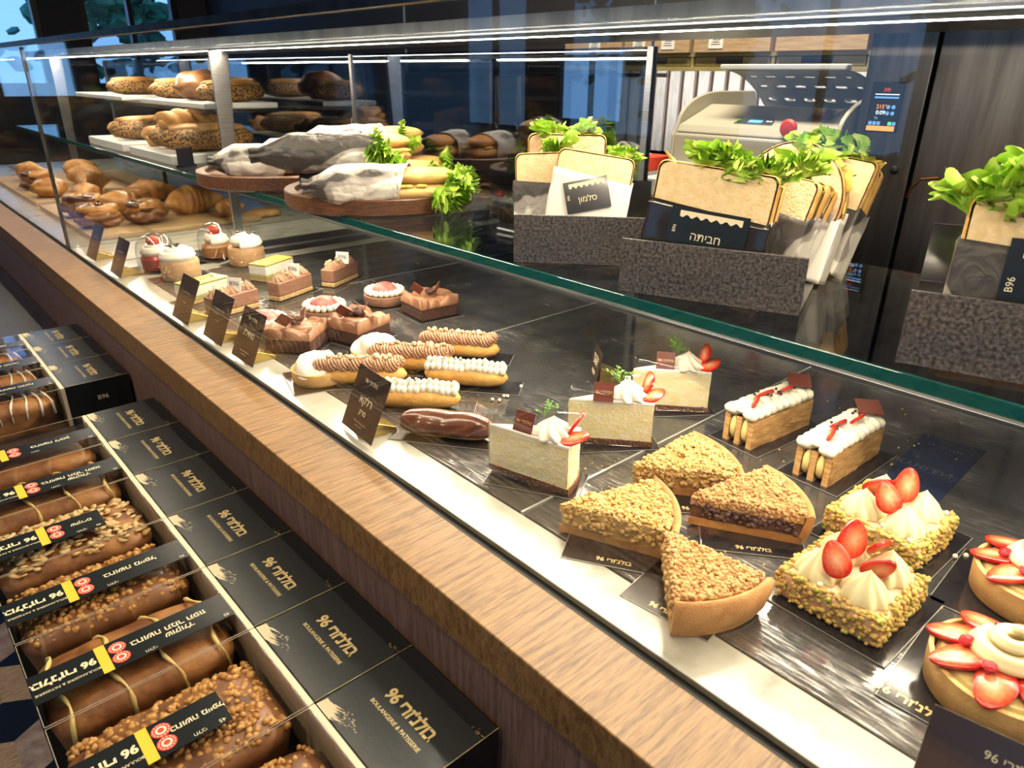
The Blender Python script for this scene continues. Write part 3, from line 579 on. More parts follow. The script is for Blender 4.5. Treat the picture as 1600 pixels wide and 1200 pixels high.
for k in range(4):
    y = 1.012 + k * .3075
    c = thing('bread_crate', cl[k], 'crate', (2.295, y, 1.525), 0, 'bread crates on the shelf')
    MB().box(-.012, 0, 0, .29, 0, .085).build('front_board', CRATEW, c, smooth=False, bevel=.002)
    MB().box(.36, .37, 0, .29, 0, .085).build('back_board', CRATEW, c, smooth=False)
    for yy in (0, .282): MB().box(0, .36, yy, yy + .008, 0, .085).build('side_board', CRATEW, c, smooth=False)
    MB().box(0, .36, .008, .282, 0, .01).build('bottom_board', CRATEW, c, smooth=False)
    for ty in ([], [.2], [.09, .22], [.13])[k]:
        g = MB().box(-.014, -.012, ty - .028, ty + .028, .012, .075).build('paper_tag', WHITEP, c, smooth=False)
        gm = MB()
        for q in range(6): gm.box(-.0146, -.0141, ty - .018 + .004 * (q % 2), ty + .018 - .003 * (q % 3), .024 + q * .007, .0265 + q * .007)
        gm.build('printed_lines', MGREY, g, smooth=False)
q = rng(8)
bl = {0: ['round floury loaf in the right end crate', 'golden loaf at the right end of the bread crates', 'crusty loaf in the middle of the right end crate'], 1: ['dark crusty loaf in the second crate from the right', 'brown loaf beside the white paper in the second crate', 'dark baked loaf at the left of the second crate'], 2: ['long golden loaf in the two-tag crate', 'darker golden loaf at the right of the two-tag crate'], 3: ['golden loaf in the leftmost crate behind the glass']}
for k, ls in bl.items():
    for i, l in enumerate(ls):
        y = 1.012 + k * .3075 + .29 * (i + .5) / len(ls)
        mb = MB().blob((0, 0, .075), (.17, .115 / len(ls) * 1.15, .072), 3, .12, 2.2, seed=i + k * 5)
        o = mb.build('bread_loaf', (BAGU, CROIS, CRUST)[(i + k) % 3], loc=(2.49, y, 1.537)); tag(o, l, 'bread', 'loaves in the bread crates')
# slatted wall panel under the shelf
sp_ = thing('slatted_wall_panel', 'grey and brown striped slatted panel on the wall behind the machine', 'wall panel', (2.69, 1.0, 1.15))
MB().box(0, .04, 0, 1.3, 0, .33).build('backing', mat('brown_batten', (.10, .045, .03), .6), sp_, smooth=False)
for k in range(18): MB().box(-.015, 0, .012 + k * .071, .012 + k * .071 + .05, 0, .33).build('slat', wood('slat_%d' % k, (.50, .49, .50), (.68, .68, .70), (8, 8, 1), .5) if k == 0 else MATS['slat_0'], sp_, smooth=False)
# carton and cloth near the door edge
c = thing('food_carton', 'small white and red carton on the back counter beside the machine', 'carton', (1.80, 1.42, 1.13))
MB().box(0, .12, 0.045, .12, .055, .095).build('white_half', WHITE, c, smooth=False, bevel=.002); MB().box(0, .12, -.03, .045, .055, .095).build('red_half', REDP, c, smooth=False, bevel=.002); MB().box(.0, .12, -.03, .12, 0, .055).build('lower_box', WHITE, c, smooth=False)
o = MB().box(0, .2, 0, .26, 0, .05).build('white_tray', WHITE, loc=(1.73, 1.10, 1.13), bevel=.004); tag(o, 'white plastic tray on back counter below the red carton', 'tray')
o = MB().box(0, .12, -.03, .06, 0, .012).build('green_cloth', mat('green_cloth', (.05, .28, .22), .8), loc=(1.74, 1.14, 1.18), bevel=.003); tag(o, 'small green folded cloth on the white plastic tray', 'cloth')
# tongs hanging behind the glass
rl = MB().tube([(1.6, 1.2, 1.452), (1.6, 2.4, 1.452)], .005).build('hanging_rail', STEEL); tag(rl, 'thin steel rail behind the rear glass holding the tongs', 'rail')
rl2 = MB(); [rl2.tube([(1.6, y, 1.452), (1.6, y, 1.8)], .004) for y in (1.25, 2.35)]; rl2.build('rail_hanger', STEEL, rl)
SB = mat('tongs_steel', (.55, .65, .75), .25, metal=.7)
for i, y in enumerate((1.84, 1.74)):
    t = thing('serving_tongs', ('left steel serving tongs hanging behind the rear glass', 'right steel serving tongs hanging behind the rear glass')[i], 'tongs', (1.59, y, 1.447), 0, 'tongs hanging on the rail', rot=(0, 0, 0))
    for s_ in (-1, 1): 
        MB().tube([(0, .003 * s_, .0), (0, .008 * s_, -.08), (0, .006 * s_, -.11), (0, .012 * s_, -.135), (0, .002 * s_, -.155)], .003).build('tong_arm', SB, t)
# ------------------------------------------------------------------ pastry parts
def gran(mb, pts, r0, r1, seed, sub=1, flat=1.0):
    q = rng(seed)
    for p in pts:
        r = q.uniform(r0, r1); mb.blob(p, (r * q.uniform(.8, 1.2), r * q.uniform(.8, 1.2), r * flat * q.uniform(.7, 1.1)), sub, .35, 1.6, q.random() * 50, rz=q.uniform(0, 6), ry=q.uniform(-.6, .6))
    return mb
def rosette(mb, c, r, h, lobes=8, twist=2.0, depth=.16, mx=None, n=56, k=16, tip=.06, seed=0):
    """a star-piped cream rosette with a drawn-up tip"""
    q = rng(seed); lean = (q.uniform(-.1, .1) * r, q.uniform(-.1, .1) * r)
    prof = []
    for j in range(k):
        t = j / (k - 1); rr = r * ((1 - t ** 1.25) * (0.86 + .5 * t * (1 - t)) + tip * (1 - t)) if t > .08 else r * (.86 + t * 1.2)
        prof.append((max(rr, .0004), h * t))
    m2 = T(*c) if mx is None else mx @ T(*c)
    ph = q.uniform(0, 6)
    return mb.lathe(prof, n, m2, lambda a, z, t: 1 + depth * cos(lobes * a + twist * t * pi + ph) * (1 - .3 * t))
def shell_pipe(mb, p, r, mx=None, rid=7, seed=0):
    """ridged shell of piped praline cream: a curl of cords"""
    q = rng(seed); a0 = q.uniform(0, 6); m2 = (mx or Matrix()) @ T(*p) @ Matrix.Rotation(q.uniform(-.3, .3), 4, 'X') @ Matrix.Rotation(q.uniform(.9, 1.3), 4, 'Y')
    mb.blob((0, 0, 0), (r * .80, r * .80, r * .85), 2, mx=m2); N = 78; pts = []
    for i in range(N): t = i / (N - 1); a = a0 + t * rid * 2 * pi; k = r * .86 * sin(pi * (.06 + .9 * t)); pts.append((k * cos(a), k * sin(a), -r * cos(pi * (.04 + .92 * t))))
    return mb.tube(pts, r * .17, 6, m2)
def strawberry(name, parent, c, s, rz=0, ry=0, rx=0, th=.004, lab=None):
    """lengthwise slice of a strawberry"""
    pts = []
    for i in range(28):
        a = 2 * pi * i / 28; x = sin(a); y = -cos(a)
        wv = .78 * (1 - .33 * ((y + 1) / 2)) + (.0 if y < .6 else 0)
        pts.append((x * wv * s, (y * 1.0) * s * (1 if y > -.2 else .85)))
    vs, k = [], len(pts)
    mb = MB(); rings = [(.90, -.5), (1.0, -.25), (1.0, .25), (.90, .5)]
    for (f, z) in rings: vs += [(x * f, y * f, z * th) for x, y in pts]
    fs = [(j * k + i, j * k + (i + 1) % k, (j + 1) * k + (i + 1) % k, (j + 1) * k + i) for j in range(3) for i in range(k)] + [tuple(range(k - 1, -1, -1)), tuple(3 * k + i for i in range(k))]
    mb.add(vs, fs)
    o = mb.build(name, STRAW, parent, angle=50); o.matrix_local = T(*c) @ Matrix.Rotation(rz, 4, 'Z') @ Matrix.Rotation(ry, 4, 'Y') @ Matrix.Rotation(rx, 4, 'X')
    return o
def wedge(r, ang, n=14, tip=0.0, off=0.0):
    a = R(ang) / 2; return [(tip, 0)] + [((r) * cos(-a + 2 * a * i / n), (r) * sin(-a + 2 * a * i / n)) for i in range(n + 1)]
def in_wedge(q, r, ang, m=0.002):
    a = R(ang) / 2 * .97; t = q.uniform(-a, a); d = r * sqrt(q.uniform(.004, 1)) - m; return d * cos(t), d * sin(t)
def board(parent, w, d, x=0, y=0, rz=0, m=None, gold=True, z=.002):
    b = MB().box(-w / 2, w / 2, -d / 2, d / 2, 0, z, T(x, y, 0, rz=rz)).build('cake_board', m or CARD, parent, smooth=False, bevel=.0004)
    if gold:
        e = .0006
        mb = MB(); mm = T(x, y, 0, rz=rz)
        for bb in ((-w / 2 - e, w / 2 + e, -d / 2 - e, -d / 2), (-w / 2 - e, w / 2 + e, d / 2, d / 2 + e), (-w / 2 - e, -w / 2, -d / 2, d / 2), (w / 2, w / 2 + e, -d / 2, d / 2)): mb.box(bb[0], bb[1], bb[2], bb[3], .0006, z - .0004, mm)
        mb.build('board_edge', EDGE, b, smooth=False)
    return b
ZD = DZ - .0005   # top of the trays

# crumble tart slices --------------------------------------------------------------
def crumble_slice(loc, deg, label, r=.118, ang=50, h=.038, fill=None, crumb=None, seed=0, brd=(.105, .070, .060, -.026, -.30)):
    fill = fill or FILL; crumb = crumb or CRUMB
    t = thing('crumble_tart_slice', label, 'cake slice', (loc[0], loc[1], ZD), R(deg), 'crumble tart slices')
    bz = .0022
    cb_ = board(t, brd[0], brd[1], brd[2], brd[3], brd[4])
    text("96 ירז'נלוב", .0085, T(brd[2], brd[3], .0023, rz=brd[4]) @ T(0, -brd[1] / 2 + .008, 0), GOLDP, cb_, 'board_lettering', bold=.02)
    # back crust wall and bottom crust
    a = R(ang) / 2; n = 20; cr = MB()
    def arc(rr, z): return [(rr * cos(-a + 2 * a * i / n), rr * sin(-a + 2 * a * i / n), z) for i in range(n + 1)]
    prof = [(r - .005, bz), (r + .002, bz + .006), (r + .006, h * .6), (r + .007, h - .001), (r + .004, h + .001), (r, h - .001), (r - .006, bz + .008)]
    vs = [p for (rr, z) in prof for p in arc(rr, z)]; m_ = n + 1
    fs = [(j * m_ + i, j * m_ + i + 1, (j + 1) * m_ + i + 1, (j + 1) * m_ + i) for j in range(len(prof) - 1) for i in range(n)]
    fs += [tuple(j * m_ for j in range(len(prof))), tuple(j * m_ + n for j in range(len(prof) - 1, -1, -1)), ]
    fs += [(i, i + 1, (len(prof) - 1) * m_ + i + 1, (len(prof) - 1) * m_ + i) for i in range(n)]
    cr.add(vs, fs); cr.prism(wedge(r - .001, ang), bz, bz + .009)
    cr.build('crust', CRUST, t, angle=60)
    # filling with a rough cut face
    wd = wedge(r - .004, ang - 1, tip=.002); fl = MB().prism(wd, bz + .009, h - .006)
    q = rng(seed + 5); pts = []
    for s in (-1, 1):
        for i in range(70):
            d = q.uniform(.006, r - .008); pts.append((d * cos(a * s) * 1.0, d * sin(a * s) * .985, q.uniform(bz + .012, h - .009)))
    gran(fl, pts, .0022, .0045, seed + 9); fl.build('filling', fill, t, angle=60)
    cb = MB(); q = rng(seed); pts = []
    for i in range(1500):
        x, y = in_wedge(q, r, ang); pts.append((x, y, h - .002 + q.uniform(-.001, .003) + .0035 * noise.noise(Vector((x * 70, y * 70, seed)))))
    for s in (-1, 1):
        for i in range(120):
            d = q.uniform(.004, r - .004); pts.append((d * cos(a * s), d * sin(a * s), h - .006 + q.uniform(-.0035, .005)))
    cb.prism(wedge(r - .003, ang - .5), h - .011, h - .002)
    gran(cb, pts, .0011, .0029, seed + 1, 1); cb.build('crumble_topping', crumb, t, angle=80)
    return t
crumble_slice((.469, .441), -42, 'golden crumble tart slice on a lettered black card, left of the other three', seed=11)
crumble_slice((.592, .443), -26, 'palest crumble tart slice, just in front of the second cheesecake', seed=12, ang=54, brd=(.105, .070, .066, -.032, -.38))
crumble_slice((.585, .358), -35, 'browner crumble tart slice showing a dark berry filling', fill=FILLB, crumb=CRUMB2, seed=13, ang=52)
crumble_slice((.509, .335), -112, 'crumble tart slice turned to show its smooth curved crust, lowest of the four', seed=14, ang=54, r=.105, crumb=CRUMB2, h=.042, brd=(.09, .080, .050, -.006, .5))

# cheesecake slices ----------------------------------------------------------------
def herb(parent, c, seed, lush=False):
    q = rng(seed); mb = MB()
    for i in range(7 if not lush else 10):
        a = q.uniform(0, 6.28); l = q.uniform(.010, .022); p0 = Vector(c); p1 = p0 + Vector((cos(a) * l * .5, sin(a) * l * .5, l * .7)); p2 = p0 + Vector((cos(a) * l, sin(a) * l, l * q.uniform(.6, 1.1)))
        mb.tube([p0, p1, p2], .0005, 5)
        for k in range(5): mb.blob(p1.lerp(p2, k / 4) + Vector((q.gauss(0, .0015), q.gauss(0, .0015), q.gauss(0, .001))), (.0028 if lush else .0018, .0012, .0006), 1, rz=q.uniform(0, 6), ry=q.uniform(-.8, .8))
    return mb.build('herb_sprig', HERB, parent)
def cheesecake(loc, deg, label, seed, plq=(.032, .0), lush=False, r=.112, ang=29, h=.066):
    t = thing('cheesecake_slice', label, 'cake slice', (loc[0], loc[1], ZD), R(deg), 'strawberry cheesecake slices')
    board(t, .115, .062, .062, 0, 0)
    W_ = wedge(r, ang); b0 = .0022
    bs = MB().prism(W_, b0, b0 + .0085); q = rng(seed)
    a = R(ang) / 2; pts = [(d * cos(a * s), d * sin(a * s) * .99, b0 + q.uniform(.001, .008)) for s in (-1, 1) for d in [q.uniform(.01, r - .003) for _ in range(60)]] + [((r - .001) * cos(u), (r - .001) * sin(u), b0 + q.uniform(.001, .008)) for u in [q.uniform(-a, a) for _ in range(40)]]
    gran(bs, pts, .001, .0022, seed); bs.build('biscuit_base', BASE_BR, t, angle=60)
    bd = MB(); N = 60
    def wall(u, v):  # perimeter tip -> arc -> tip with slightly rough surface
        per = [(0.001, 0)] + [(r * .985 * cos(-a + 2 * a * i / 12), r * .985 * sin(-a + 2 * a * i / 12)) for i in range(13)]
        f = u * len(per); i = int(f) % len(per); g = f - int(f); p = per[i]; p2 = per[(i + 1) % len(per)]
        x, y = p[0] + (p2[0] - p[0]) * g, p[1] + (p2[1] - p[1]) * g; z = b0 + .0085 + (h - .012 - b0) * v
        k = noise.noise(Vector((x * 90, y * 90, z * 90 + seed))) * .0009
        return (x + k, y + k, z)
    bd.grid(wall, 84, 14, wrap=True); bd.prism([(x * .985, y * .985) for x, y in W_], h - .012, h - .0058); 
    bd.build('cake_body', CHEESE, t, angle=50)
    MB().prism([(x * .99, y * .99) for x, y in W_], h - .006, h).build('cream_layer', CHEESET, t, bevel=.002, bseg=3)
    rosette(MB(), (r * .72, 0, h - .001), .025, .024, 8, 2.2, .16, seed=seed).build('cream_rosette', CREAM, t, angle=0)
    p = MB().box(-.013, .013, -.0125, .0125, -.0008, .0008).build('chocolate_plaque', CHOCP, t, smooth=False, bevel=.0003)
    p.matrix_local = basis((plq[0] + .014, plq[1] - .004, h + .011), (1, -.2, .12), (-.05, .45, .88)) @ Matrix.Rotation(R(-8), 4, 'Z')
    text("96 ירז'נלוב", .0052, T(0, 0, .0009), GOLDP, p, 'plaque_lettering')
    strawberry('strawberry_slice', t, (r * .96, -.012, h + .004), .019, rz=R(-75), ry=R(8), rx=R(18), lab=1)
    strawberry('strawberry_slice', t, (r * .95, .004, h + .016), .019, rz=R(-50), ry=R(-50), rx=R(40), lab=1)
    herb(t, (r * .6, .004, h + .018), seed, lush)
    f = MB(); 
    def film(u, v): 
        z = b0 + (.084 - b0) * v; 
        if u < .5: d = (1 - u * 2) * (r + .002); return (d * cos(a), d * sin(a) + .0022, z)
        d = (u * 2 - 1) * (r + .002); return (d * cos(a) - .0, -d * sin(a) - .0022, b0 + (.070 + .014 * (1 - abs(1 - 2 * u)) - b0) * v)
    f.grid(film, 41, 6).build('clear_film', FILMG, t, angle=0, solid=.0003)
    return t
cheesecake((.497, .590), -61, 'strawberry cheesecake slice nearest the camera, beside the chocolate eclair', 3)
cheesecake((.622, .578), -36, 'middle strawberry cheesecake slice, its lettered plaque facing out', 4, plq=(.03, -.006), lush=True)
cheesecake((.768, .590), -36, 'strawberry cheesecake slice farthest back, with a round green leaf', 5, lush=True)

# mille-feuille --------------------------------------------------------------------
def millefeuille(loc, deg, label, seed):
    t = thing('mille_feuille', label, 'pastry', (loc[0], loc[1], ZD), R(deg), 'strawberry mille-feuilles'); L, Wd, h = .132, .046, .040; b0 = .0022
    board(t, .155, .078, .004, 0, 0)
    q = rng(seed)
    for k, y in enumerate((-.0185, 0, .0185)):
        mb = MB()
        def sheet(u, v, y=y, k=k):
            x = -L / 2 + L * u; s = 1 if v < .5 else -1; vv = v * 2 if v < .5 else 2 - v * 2
            z = b0 + h * vv; o = noise.noise(Vector((x * 60, z * 160, seed + k))) * .0016
            return (x, y + .0040 * s * (1 - .0 * vv) + o, z)
        mb.grid(sheet, 60, 24)
        for xx in (-L / 2 + .0002, L / 2 - .0002): mb.box(xx - .0003, xx + .0003, y - .0038, y + .0038, b0, b0 + h)
        mb.build('puff_pastry_sheet', PUFF, t, angle=50)
    for y in (-.009, .009):
        mb = MB()
        for i in range(9): mb.blob((-L / 2 + .007 + i * (L - .014) / 8, y, b0 + .022), (.0095, .0062, .0185), 2, .12, 2, seed + i)
        mb.build('custard_filling', CUSTARD if q.random() < 2 else CREAM, t, angle=0)
    mb = MB()
    def wave(u, v):
        x = -L / 2 - .001 + (L + .002) * u; y = -.021 + .042 * v; e = 1 - abs(2 * v - 1) ** 3
        fold = sin(u * 2 * pi * 6.5 + 2.2 * sin(v * 5 + u * 3) + (2.4 if v > .5 else 0))
        z = b0 + h + .003 + .012 * e + .0035 * fold * e + .002 * noise.noise(Vector((x * 100, y * 100, seed)))
        return (x, y + .0025 * fold * (v - .5) * 2, z if 0.02 < v < .98 else b0 + h - .003)
    for s_ in (-1, 1):
        for i in range(10): mb.blob((-L / 2 + .004 + i * (L - .010) / 9, s_ * .0125, b0 + h + .0065 + q.uniform(-.001, .001)), (.0088, .0135, .0088), 2, .10, 2, seed + i, rz=s_ * .35)
    for i in range(7): mb.blob((-L / 2 + .010 + i * (L - .020) / 6, 0, b0 + h + .010), (.014, .012, .0075), 2, .14, 2, seed + i)
    mb.build('piped_cream', CREAM, t, angle=0)
    for i, (x, y, a, b_) in enumerate([(-.045, -.004, 1.2, 75), (-.010, .004, .8, 62), (.022, -.004, .9, 66)]): strawberry('strawberry_slice', t, (x, y, b0 + h + .017), .0155, rz=a + q.uniform(-.2, .2) + 1.0, ry=R(b_ - 15), rx=R(12), th=.004)
    mb = MB(); 
    for i in range(9): mb.blob((q.uniform(-.03, .045), q.uniform(-.012, .012), b0 + h + .0195), .0019, 2)
    mb.build('chocolate_pearls', BEAN, t, angle=0)['kind'] = 'stuff'
    p = MB().box(-.015, .015, -.015, .015, -.0008, .0008).build('chocolate_plaque', CHOCP, t, smooth=False, bevel=.0003); p.matrix_local = T(.056, -.002, b0 + h + .0235, rz=.7, ry=R(-14))
    return t
millefeuille((.853, .418), -6, 'strawberry mille-feuille farther from the camera, behind the crumble slices', 1)
millefeuille((.838, .312), -2, 'strawberry mille-feuille nearer the camera, just above the pistachio cakes', 2)

# pistachio cakes ------------------------------------------------------------------
def pistachio_cake(loc, deg, label, seed, strawbs):
    t = thing('pistachio_cake', label, 'cake', (loc[0], loc[1], ZD), R(deg), 'pistachio strawberry cakes'); s = .047; h = .030; b0 = .0022
    board(t, .125, .118, .004, -.002, 0)
    body = MB().box(-s, s, -s, s, b0, h); q = rng(seed); body.build('cake_body', PINKC, t, bevel=.004, bseg=3)
    pts = []; grn = []
    for i in range(1050):
        e = q.randrange(4); u = q.uniform(-s, s); z = b0 + q.uniform(.002, h - .001) if q.random() < .8 else h + q.uniform(-.002, .0015); d = s + q.uniform(-.001, .0018) if z < h - .003 else s - q.uniform(-.001, .006)
        p = ((u, d), (u, -d), (d, u), (-d, u))[e]; (grn if q.random() < .16 else pts).append((p[0], p[1], z))
    gran(MB(), pts, .0018, .0034, seed).build('pistachio_coating', PISTA, t, angle=80)['kind'] = 'stuff'
    gran(MB(), grn, .0015, .0030, seed + 1).build('green_pistachio_bits', PISTG, t, angle=80)['kind'] = 'stuff'
    for i, (x, y) in enumerate([(-.022, -.021), (.023, -.020), (-.022, .022), (.023, .022)]):
        rosette(MB(), (x, y, h - .001), .0225, .029, 9, .5, .085, seed=seed * 4 + i, n=108, k=20).build('cream_rosette', CREAMY, t, angle=0)
    for i, (x, y, z, rz, ry, rx, ss) in enumerate(strawbs): strawberry('strawberry_slice', t, (x, y, h + z), ss, th=.0045).matrix_local = basis((x, y, h + z), ry, rx)
    mb = MB()
    for i in range(5): mb.blob((q.uniform(.034, .044) * q.choice((-1, 1)), q.uniform(-.04, .04), h + .002), .0028, 2)
    mb.build('white_pearls', PEARL, t)['kind'] = 'stuff'
    return t
V4 = [(-.030, .006, .026, 0, (.55, -.75, .35), (.2, .5, .85), .0185), (.006, .010, .029, 0, (.75, -.65, -.1), (.05, .2, .97), .021), (-.004, -.020, .020, 0, (.6, -.6, -.5), (-.5, .15, .8), .0185), (.028, -.006, .021, 0, (.5, -.6, .62), (-.65, -.3, .7), .0185)]
pistachio_cake((.596, .186), -2, 'pistachio-coated cake with strawberries, nearer the marble sill', 7, V4)
pistachio_cake((.728, .205), -2, 'pistachio-coated cake with strawberries, behind the nearer one', 8, [(x * .9 + .004, -y * .8 + .004, z + .001, rz, ry, rx, s) for x, y, z, rz, ry, rx, s in V4])

# strawberry tarts -----------------------------------------------------------------
def tart_shell(mb, r, h, z=0, n=48, th=.0035):
    return mb.lathe([(r * .93, z), (r, z + .003), (r + .001, z + h * .7), (r + .001, z + h), (r - th + .001, z + h + .0008), (r - th, z + h * .8), (r - th - .002, z + .006)], n, None, lambda a, zz, t: 1 + .004 * noise.noise(Vector((cos(a) * 5, sin(a) * 5, zz * 90))))
def straw_tart(loc, label, seed, R_=.052, a0=0, lettered=False):
    t = thing('strawberry_tart', label, 'tart', (loc[0], loc[1], ZD), 0, 'round strawberry tarts'); b0 = .0022
    board(t, .112, .115, -.012, .010, R(2))
    if lettered: text("96 ירז'נלוב", .0125, T(-.0605, .044, .0024, rz=R(-88)), GOLDP, t, 'board_lettering', bold=.02)
    tart_shell(MB(), R_, .030, b0).build('tart_shell', CRUSTP, t, angle=60)
    MB().lathe([(R_ - .004, .024), (R_ - .008, .033), (.02, .037), (.001, .037)], 40, T(0, 0, 0)).build('custard_filling', CUSTARD, t)
    q = rng(seed)
    for i in range(8):
        a = a0 + i * 2 * pi / 8; strawberry('strawberry_slice', t, ((R_ - .015) * cos(a), (R_ - .015) * sin(a), .0385 + .0012 * (i % 2)), .0215, rz=a - pi / 2 + q.uniform(-.25, .25), ry=R(6), rx=R(-14), th=.0045)
    mb = MB(); pts = []; rr = []
    for i in range(110):
        u = i / 109; a = u * 4.6 * pi + 1; pts.append((.022 * (1 - u) ** .8 * cos(a), .022 * (1 - u) ** .8 * sin(a), .043 + .026 * u)); rr.append(.0095 * (1 - u * .75))
    mb.tube(pts, rr, 18, fr=lambda a, t: 1 + .12 * cos(5 * a)); mb.build('cream_swirl', VANILLA, t, angle=0)
    mb = MB()
    for i in range(4): mb.blob((q.uniform(-.02, .02), q.uniform(-.02, .02), .058 + q.uniform(-.008, .004)), (.0045, .004, .003), 2, .5, 2, i)
    mb.build('berry_pieces', BERRY, t); mb = MB()
    for i in range(4): a = 2.0 + i * .9; mb.blob((.032 * cos(a), .032 * sin(a), .047), (.006, .005, .004), 2, .5, 3, i)
    mb.build('raspberry_pieces', RASP, t)
    return t
straw_tart((.572, .054), 'round strawberry tart with cream swirl, at the lower right edge nearest the camera', 1, R_=.054, lettered=True)
straw_tart((.724, .070), 'round strawberry tart farther back, half cut off by the right edge', 2, a0=.3)

# eclairs --------------------------------------------------------------------------
def eclair_body(t, L, r, m=CHOUX, b0=.0022, flat=.8, seed=0):
    n = 26; pts = [(-L / 2 + L * i / (n - 1), 0, b0 + r * flat) for i in range(n)]
    rad = [r * max(.12, (1 - abs(2 * i / (n - 1) - 1) ** 4.5) ** .5) for i in range(n)]
    mb = MB().tube(pts, rad, 26, fr=lambda a, u: 1 + .05 * noise.noise(Vector((cos(a) * 2, sin(a) * 2, u * 9 + seed))), sq=(1, flat)); return mb.build('choux_shell', m, t, angle=0)
def eclair(kind, loc, deg, label, group, L=.133, seed=0, brd=True):
    t = thing(kind + '_eclair', label, 'eclair', (loc[0], loc[1], ZD), R(deg), group); r = .0195
    if brd: board(t, L + .03, .05, .006, 0)
    eclair_body(t, L, r, seed=seed); q = rng(seed); zt = .0022 + r * 1.5
    if kind == 'chocolate':
        n = 24; mb = MB()
        def gl(u, v):
            x = -L / 2 * 1.0 + L * u; ra = (r + .0022) * max(.10, (1 - abs(2 * u - 1) ** 4.5) ** .5); a = R(-18) + v * R(216)
            k = 1 + .13 * noise.noise(Vector((x * 40, v * 3, seed))); return (x * 1.015, ra * cos(a) * k, .0022 + r * .8 + ra * .86 * sin(a) * k + .001)
        mb.grid(gl, 40, 20).build('chocolate_glaze', CHOCG, t, angle=0, solid=.0012)
    elif kind == 'pearl':
        mb = MB()
        for k, y in enumerate((-.0085, 0, .0085)):
            for i in range(14):
                x = -L / 2 + .008 + i * (L - .016) / 13; mb.blob((x + q.uniform(-.001, .001), y + q.uniform(-.001, .001), zt + .001 + (.0055 if k == 1 else 0) + .0015 * sin(i * .9)), (.0056, .0062, .0072 + q.uniform(0, .0015)), 2, .08, 2, q.random() * 9)
        mb.build('piped_cream', CREAM, t, angle=0); mb = MB()
        for i in range(7): mb.blob((q.uniform(-.05, .05), q.uniform(-.006, .006), zt + .0145), .0022, 2)
        mb.build('white_pearls', PEARL, t)['kind'] = 'stuff'
    else:
        mb = MB()
        for k, y in enumerate((-.0075, .0075)):
            for i in range(7): shell_pipe(mb, (-L / 2 + .013 + (i + .35 * k) * (L - .03) / 6.3, y, zt + .003), .0118, seed=seed * 30 + i + 9 * k)
        mb.build('praline_swirls', PRALINE, t, angle=0); pts = [(q.uniform(-.055, .055), q.uniform(-.007, .007), zt + .0155) for _ in range(16)]
        gran(MB(), pts, .0022, .0048, seed, 2).build('hazelnut_pieces', HAZEL, t, angle=60)['kind'] = 'stuff'
    return t
eclair('chocolate', (.512, .694), -54, 'glossy dark chocolate eclair on a black card', None, seed=1)
eclair('pearl', (.534, .800), -46, 'white cream pearl eclair nearer the marble sill, right of the tilted sign', 'eclairs with white cream', seed=2)
eclair('pearl', (.640, .815), -51, 'white cream pearl eclair farther back, on a wide black card', 'eclairs with white cream', seed=3)
eclair('hazelnut', (.519, .928), -42, 'praline hazelnut eclair in front, behind the tilted sign', 'praline hazelnut eclairs', L=.145, seed=4)
eclair('hazelnut', (.612, .922), -48, 'middle praline hazelnut eclair, partly hidden between the other two', 'praline hazelnut eclairs', L=.145, seed=5)
eclair('hazelnut', (.710, .920), -52, 'praline hazelnut eclair farthest back, right of the meringue tarts', 'praline hazelnut eclairs', L=.14, seed=6)

# meringue tarts -------------------------------------------------------------------
def meringue_tart(loc, label, seed):
    t = thing('meringue_tart', label, 'tart', (loc[0], loc[1], ZD), seed * 1.3, 'meringue tarts'); b0 = .0022; r = .042
    board(t, .1, .1); tart_shell(MB(), r, .021, b0).build('tart_shell', CRUSTP, t, angle=60)
    mb = MB()
    def mer(u, v):
        a = u * 2 * pi; rr = (r - .002) * (1 - v) ** .55 * (1 + .10 * sin(3 * a + 5 * v + seed)) if v < .999 else 0
        z = b0 + .017 + .026 * sin(v * pi / 2) ** .8 + .0035 * sin(a * 2 + v * 7 + seed) * (1 - v) + .0025 * noise.noise(Vector((cos(a) * 3, sin(a) * 3, v * 4 + seed)))
        return (rr * cos(a), rr * sin(a), z)
    mb.grid(mer, 56, 22, wrap=True).build('toasted_meringue', MERI, t, angle=0)
    return t
meringue_tart((.478, .985), 'browned meringue tart nearer the marble sill', 1)
meringue_tart((.592, .998), 'whiter meringue tart, behind and right of the browned one', 2)

# pink jelly tarts -----------------------------------------------------------------
def pink_tart(loc, label, seed):
    t = thing('pink_jelly_tart', label, 'tart', (loc[0], loc[1], ZD), seed, 'pink dome tarts'); b0 = .0022; r = .043
    board(t, .1, .1); tart_shell(MB(), r, .020, b0).build('tart_shell', MOUSSE, t, angle=60)
    MB().lathe([(r - .003, b0 + .01), (r - .004, b0 + .021), (.001, b0 + .022)], 32).build('filling', RUFFLE, t); mb = MB(); n = 20
    for i in range(n): a = 2 * pi * i / n; mb.blob(((r - .008) * cos(a), (r - .008) * sin(a), b0 + .027), (.0085, .006, .0075), 2, rz=a)
    mb.build('cream_ring', CREAM, t, angle=0)
    MB().blob((0, 0, b0 + .026), (.0265, .0265, .0185), 4, .04, 2, seed).build('jelly_dome', PINK, t, angle=0)
    return t
pink_tart((.507, 1.252), 'pink dome tart in front, half hidden by the sign stands', 1)
pink_tart((.637, 1.262), 'pink dome tart in the middle, ringed with white cream', 2)
pink_tart((.784, 1.272), 'pink dome tart farthest back, beside the square brownie', 3)

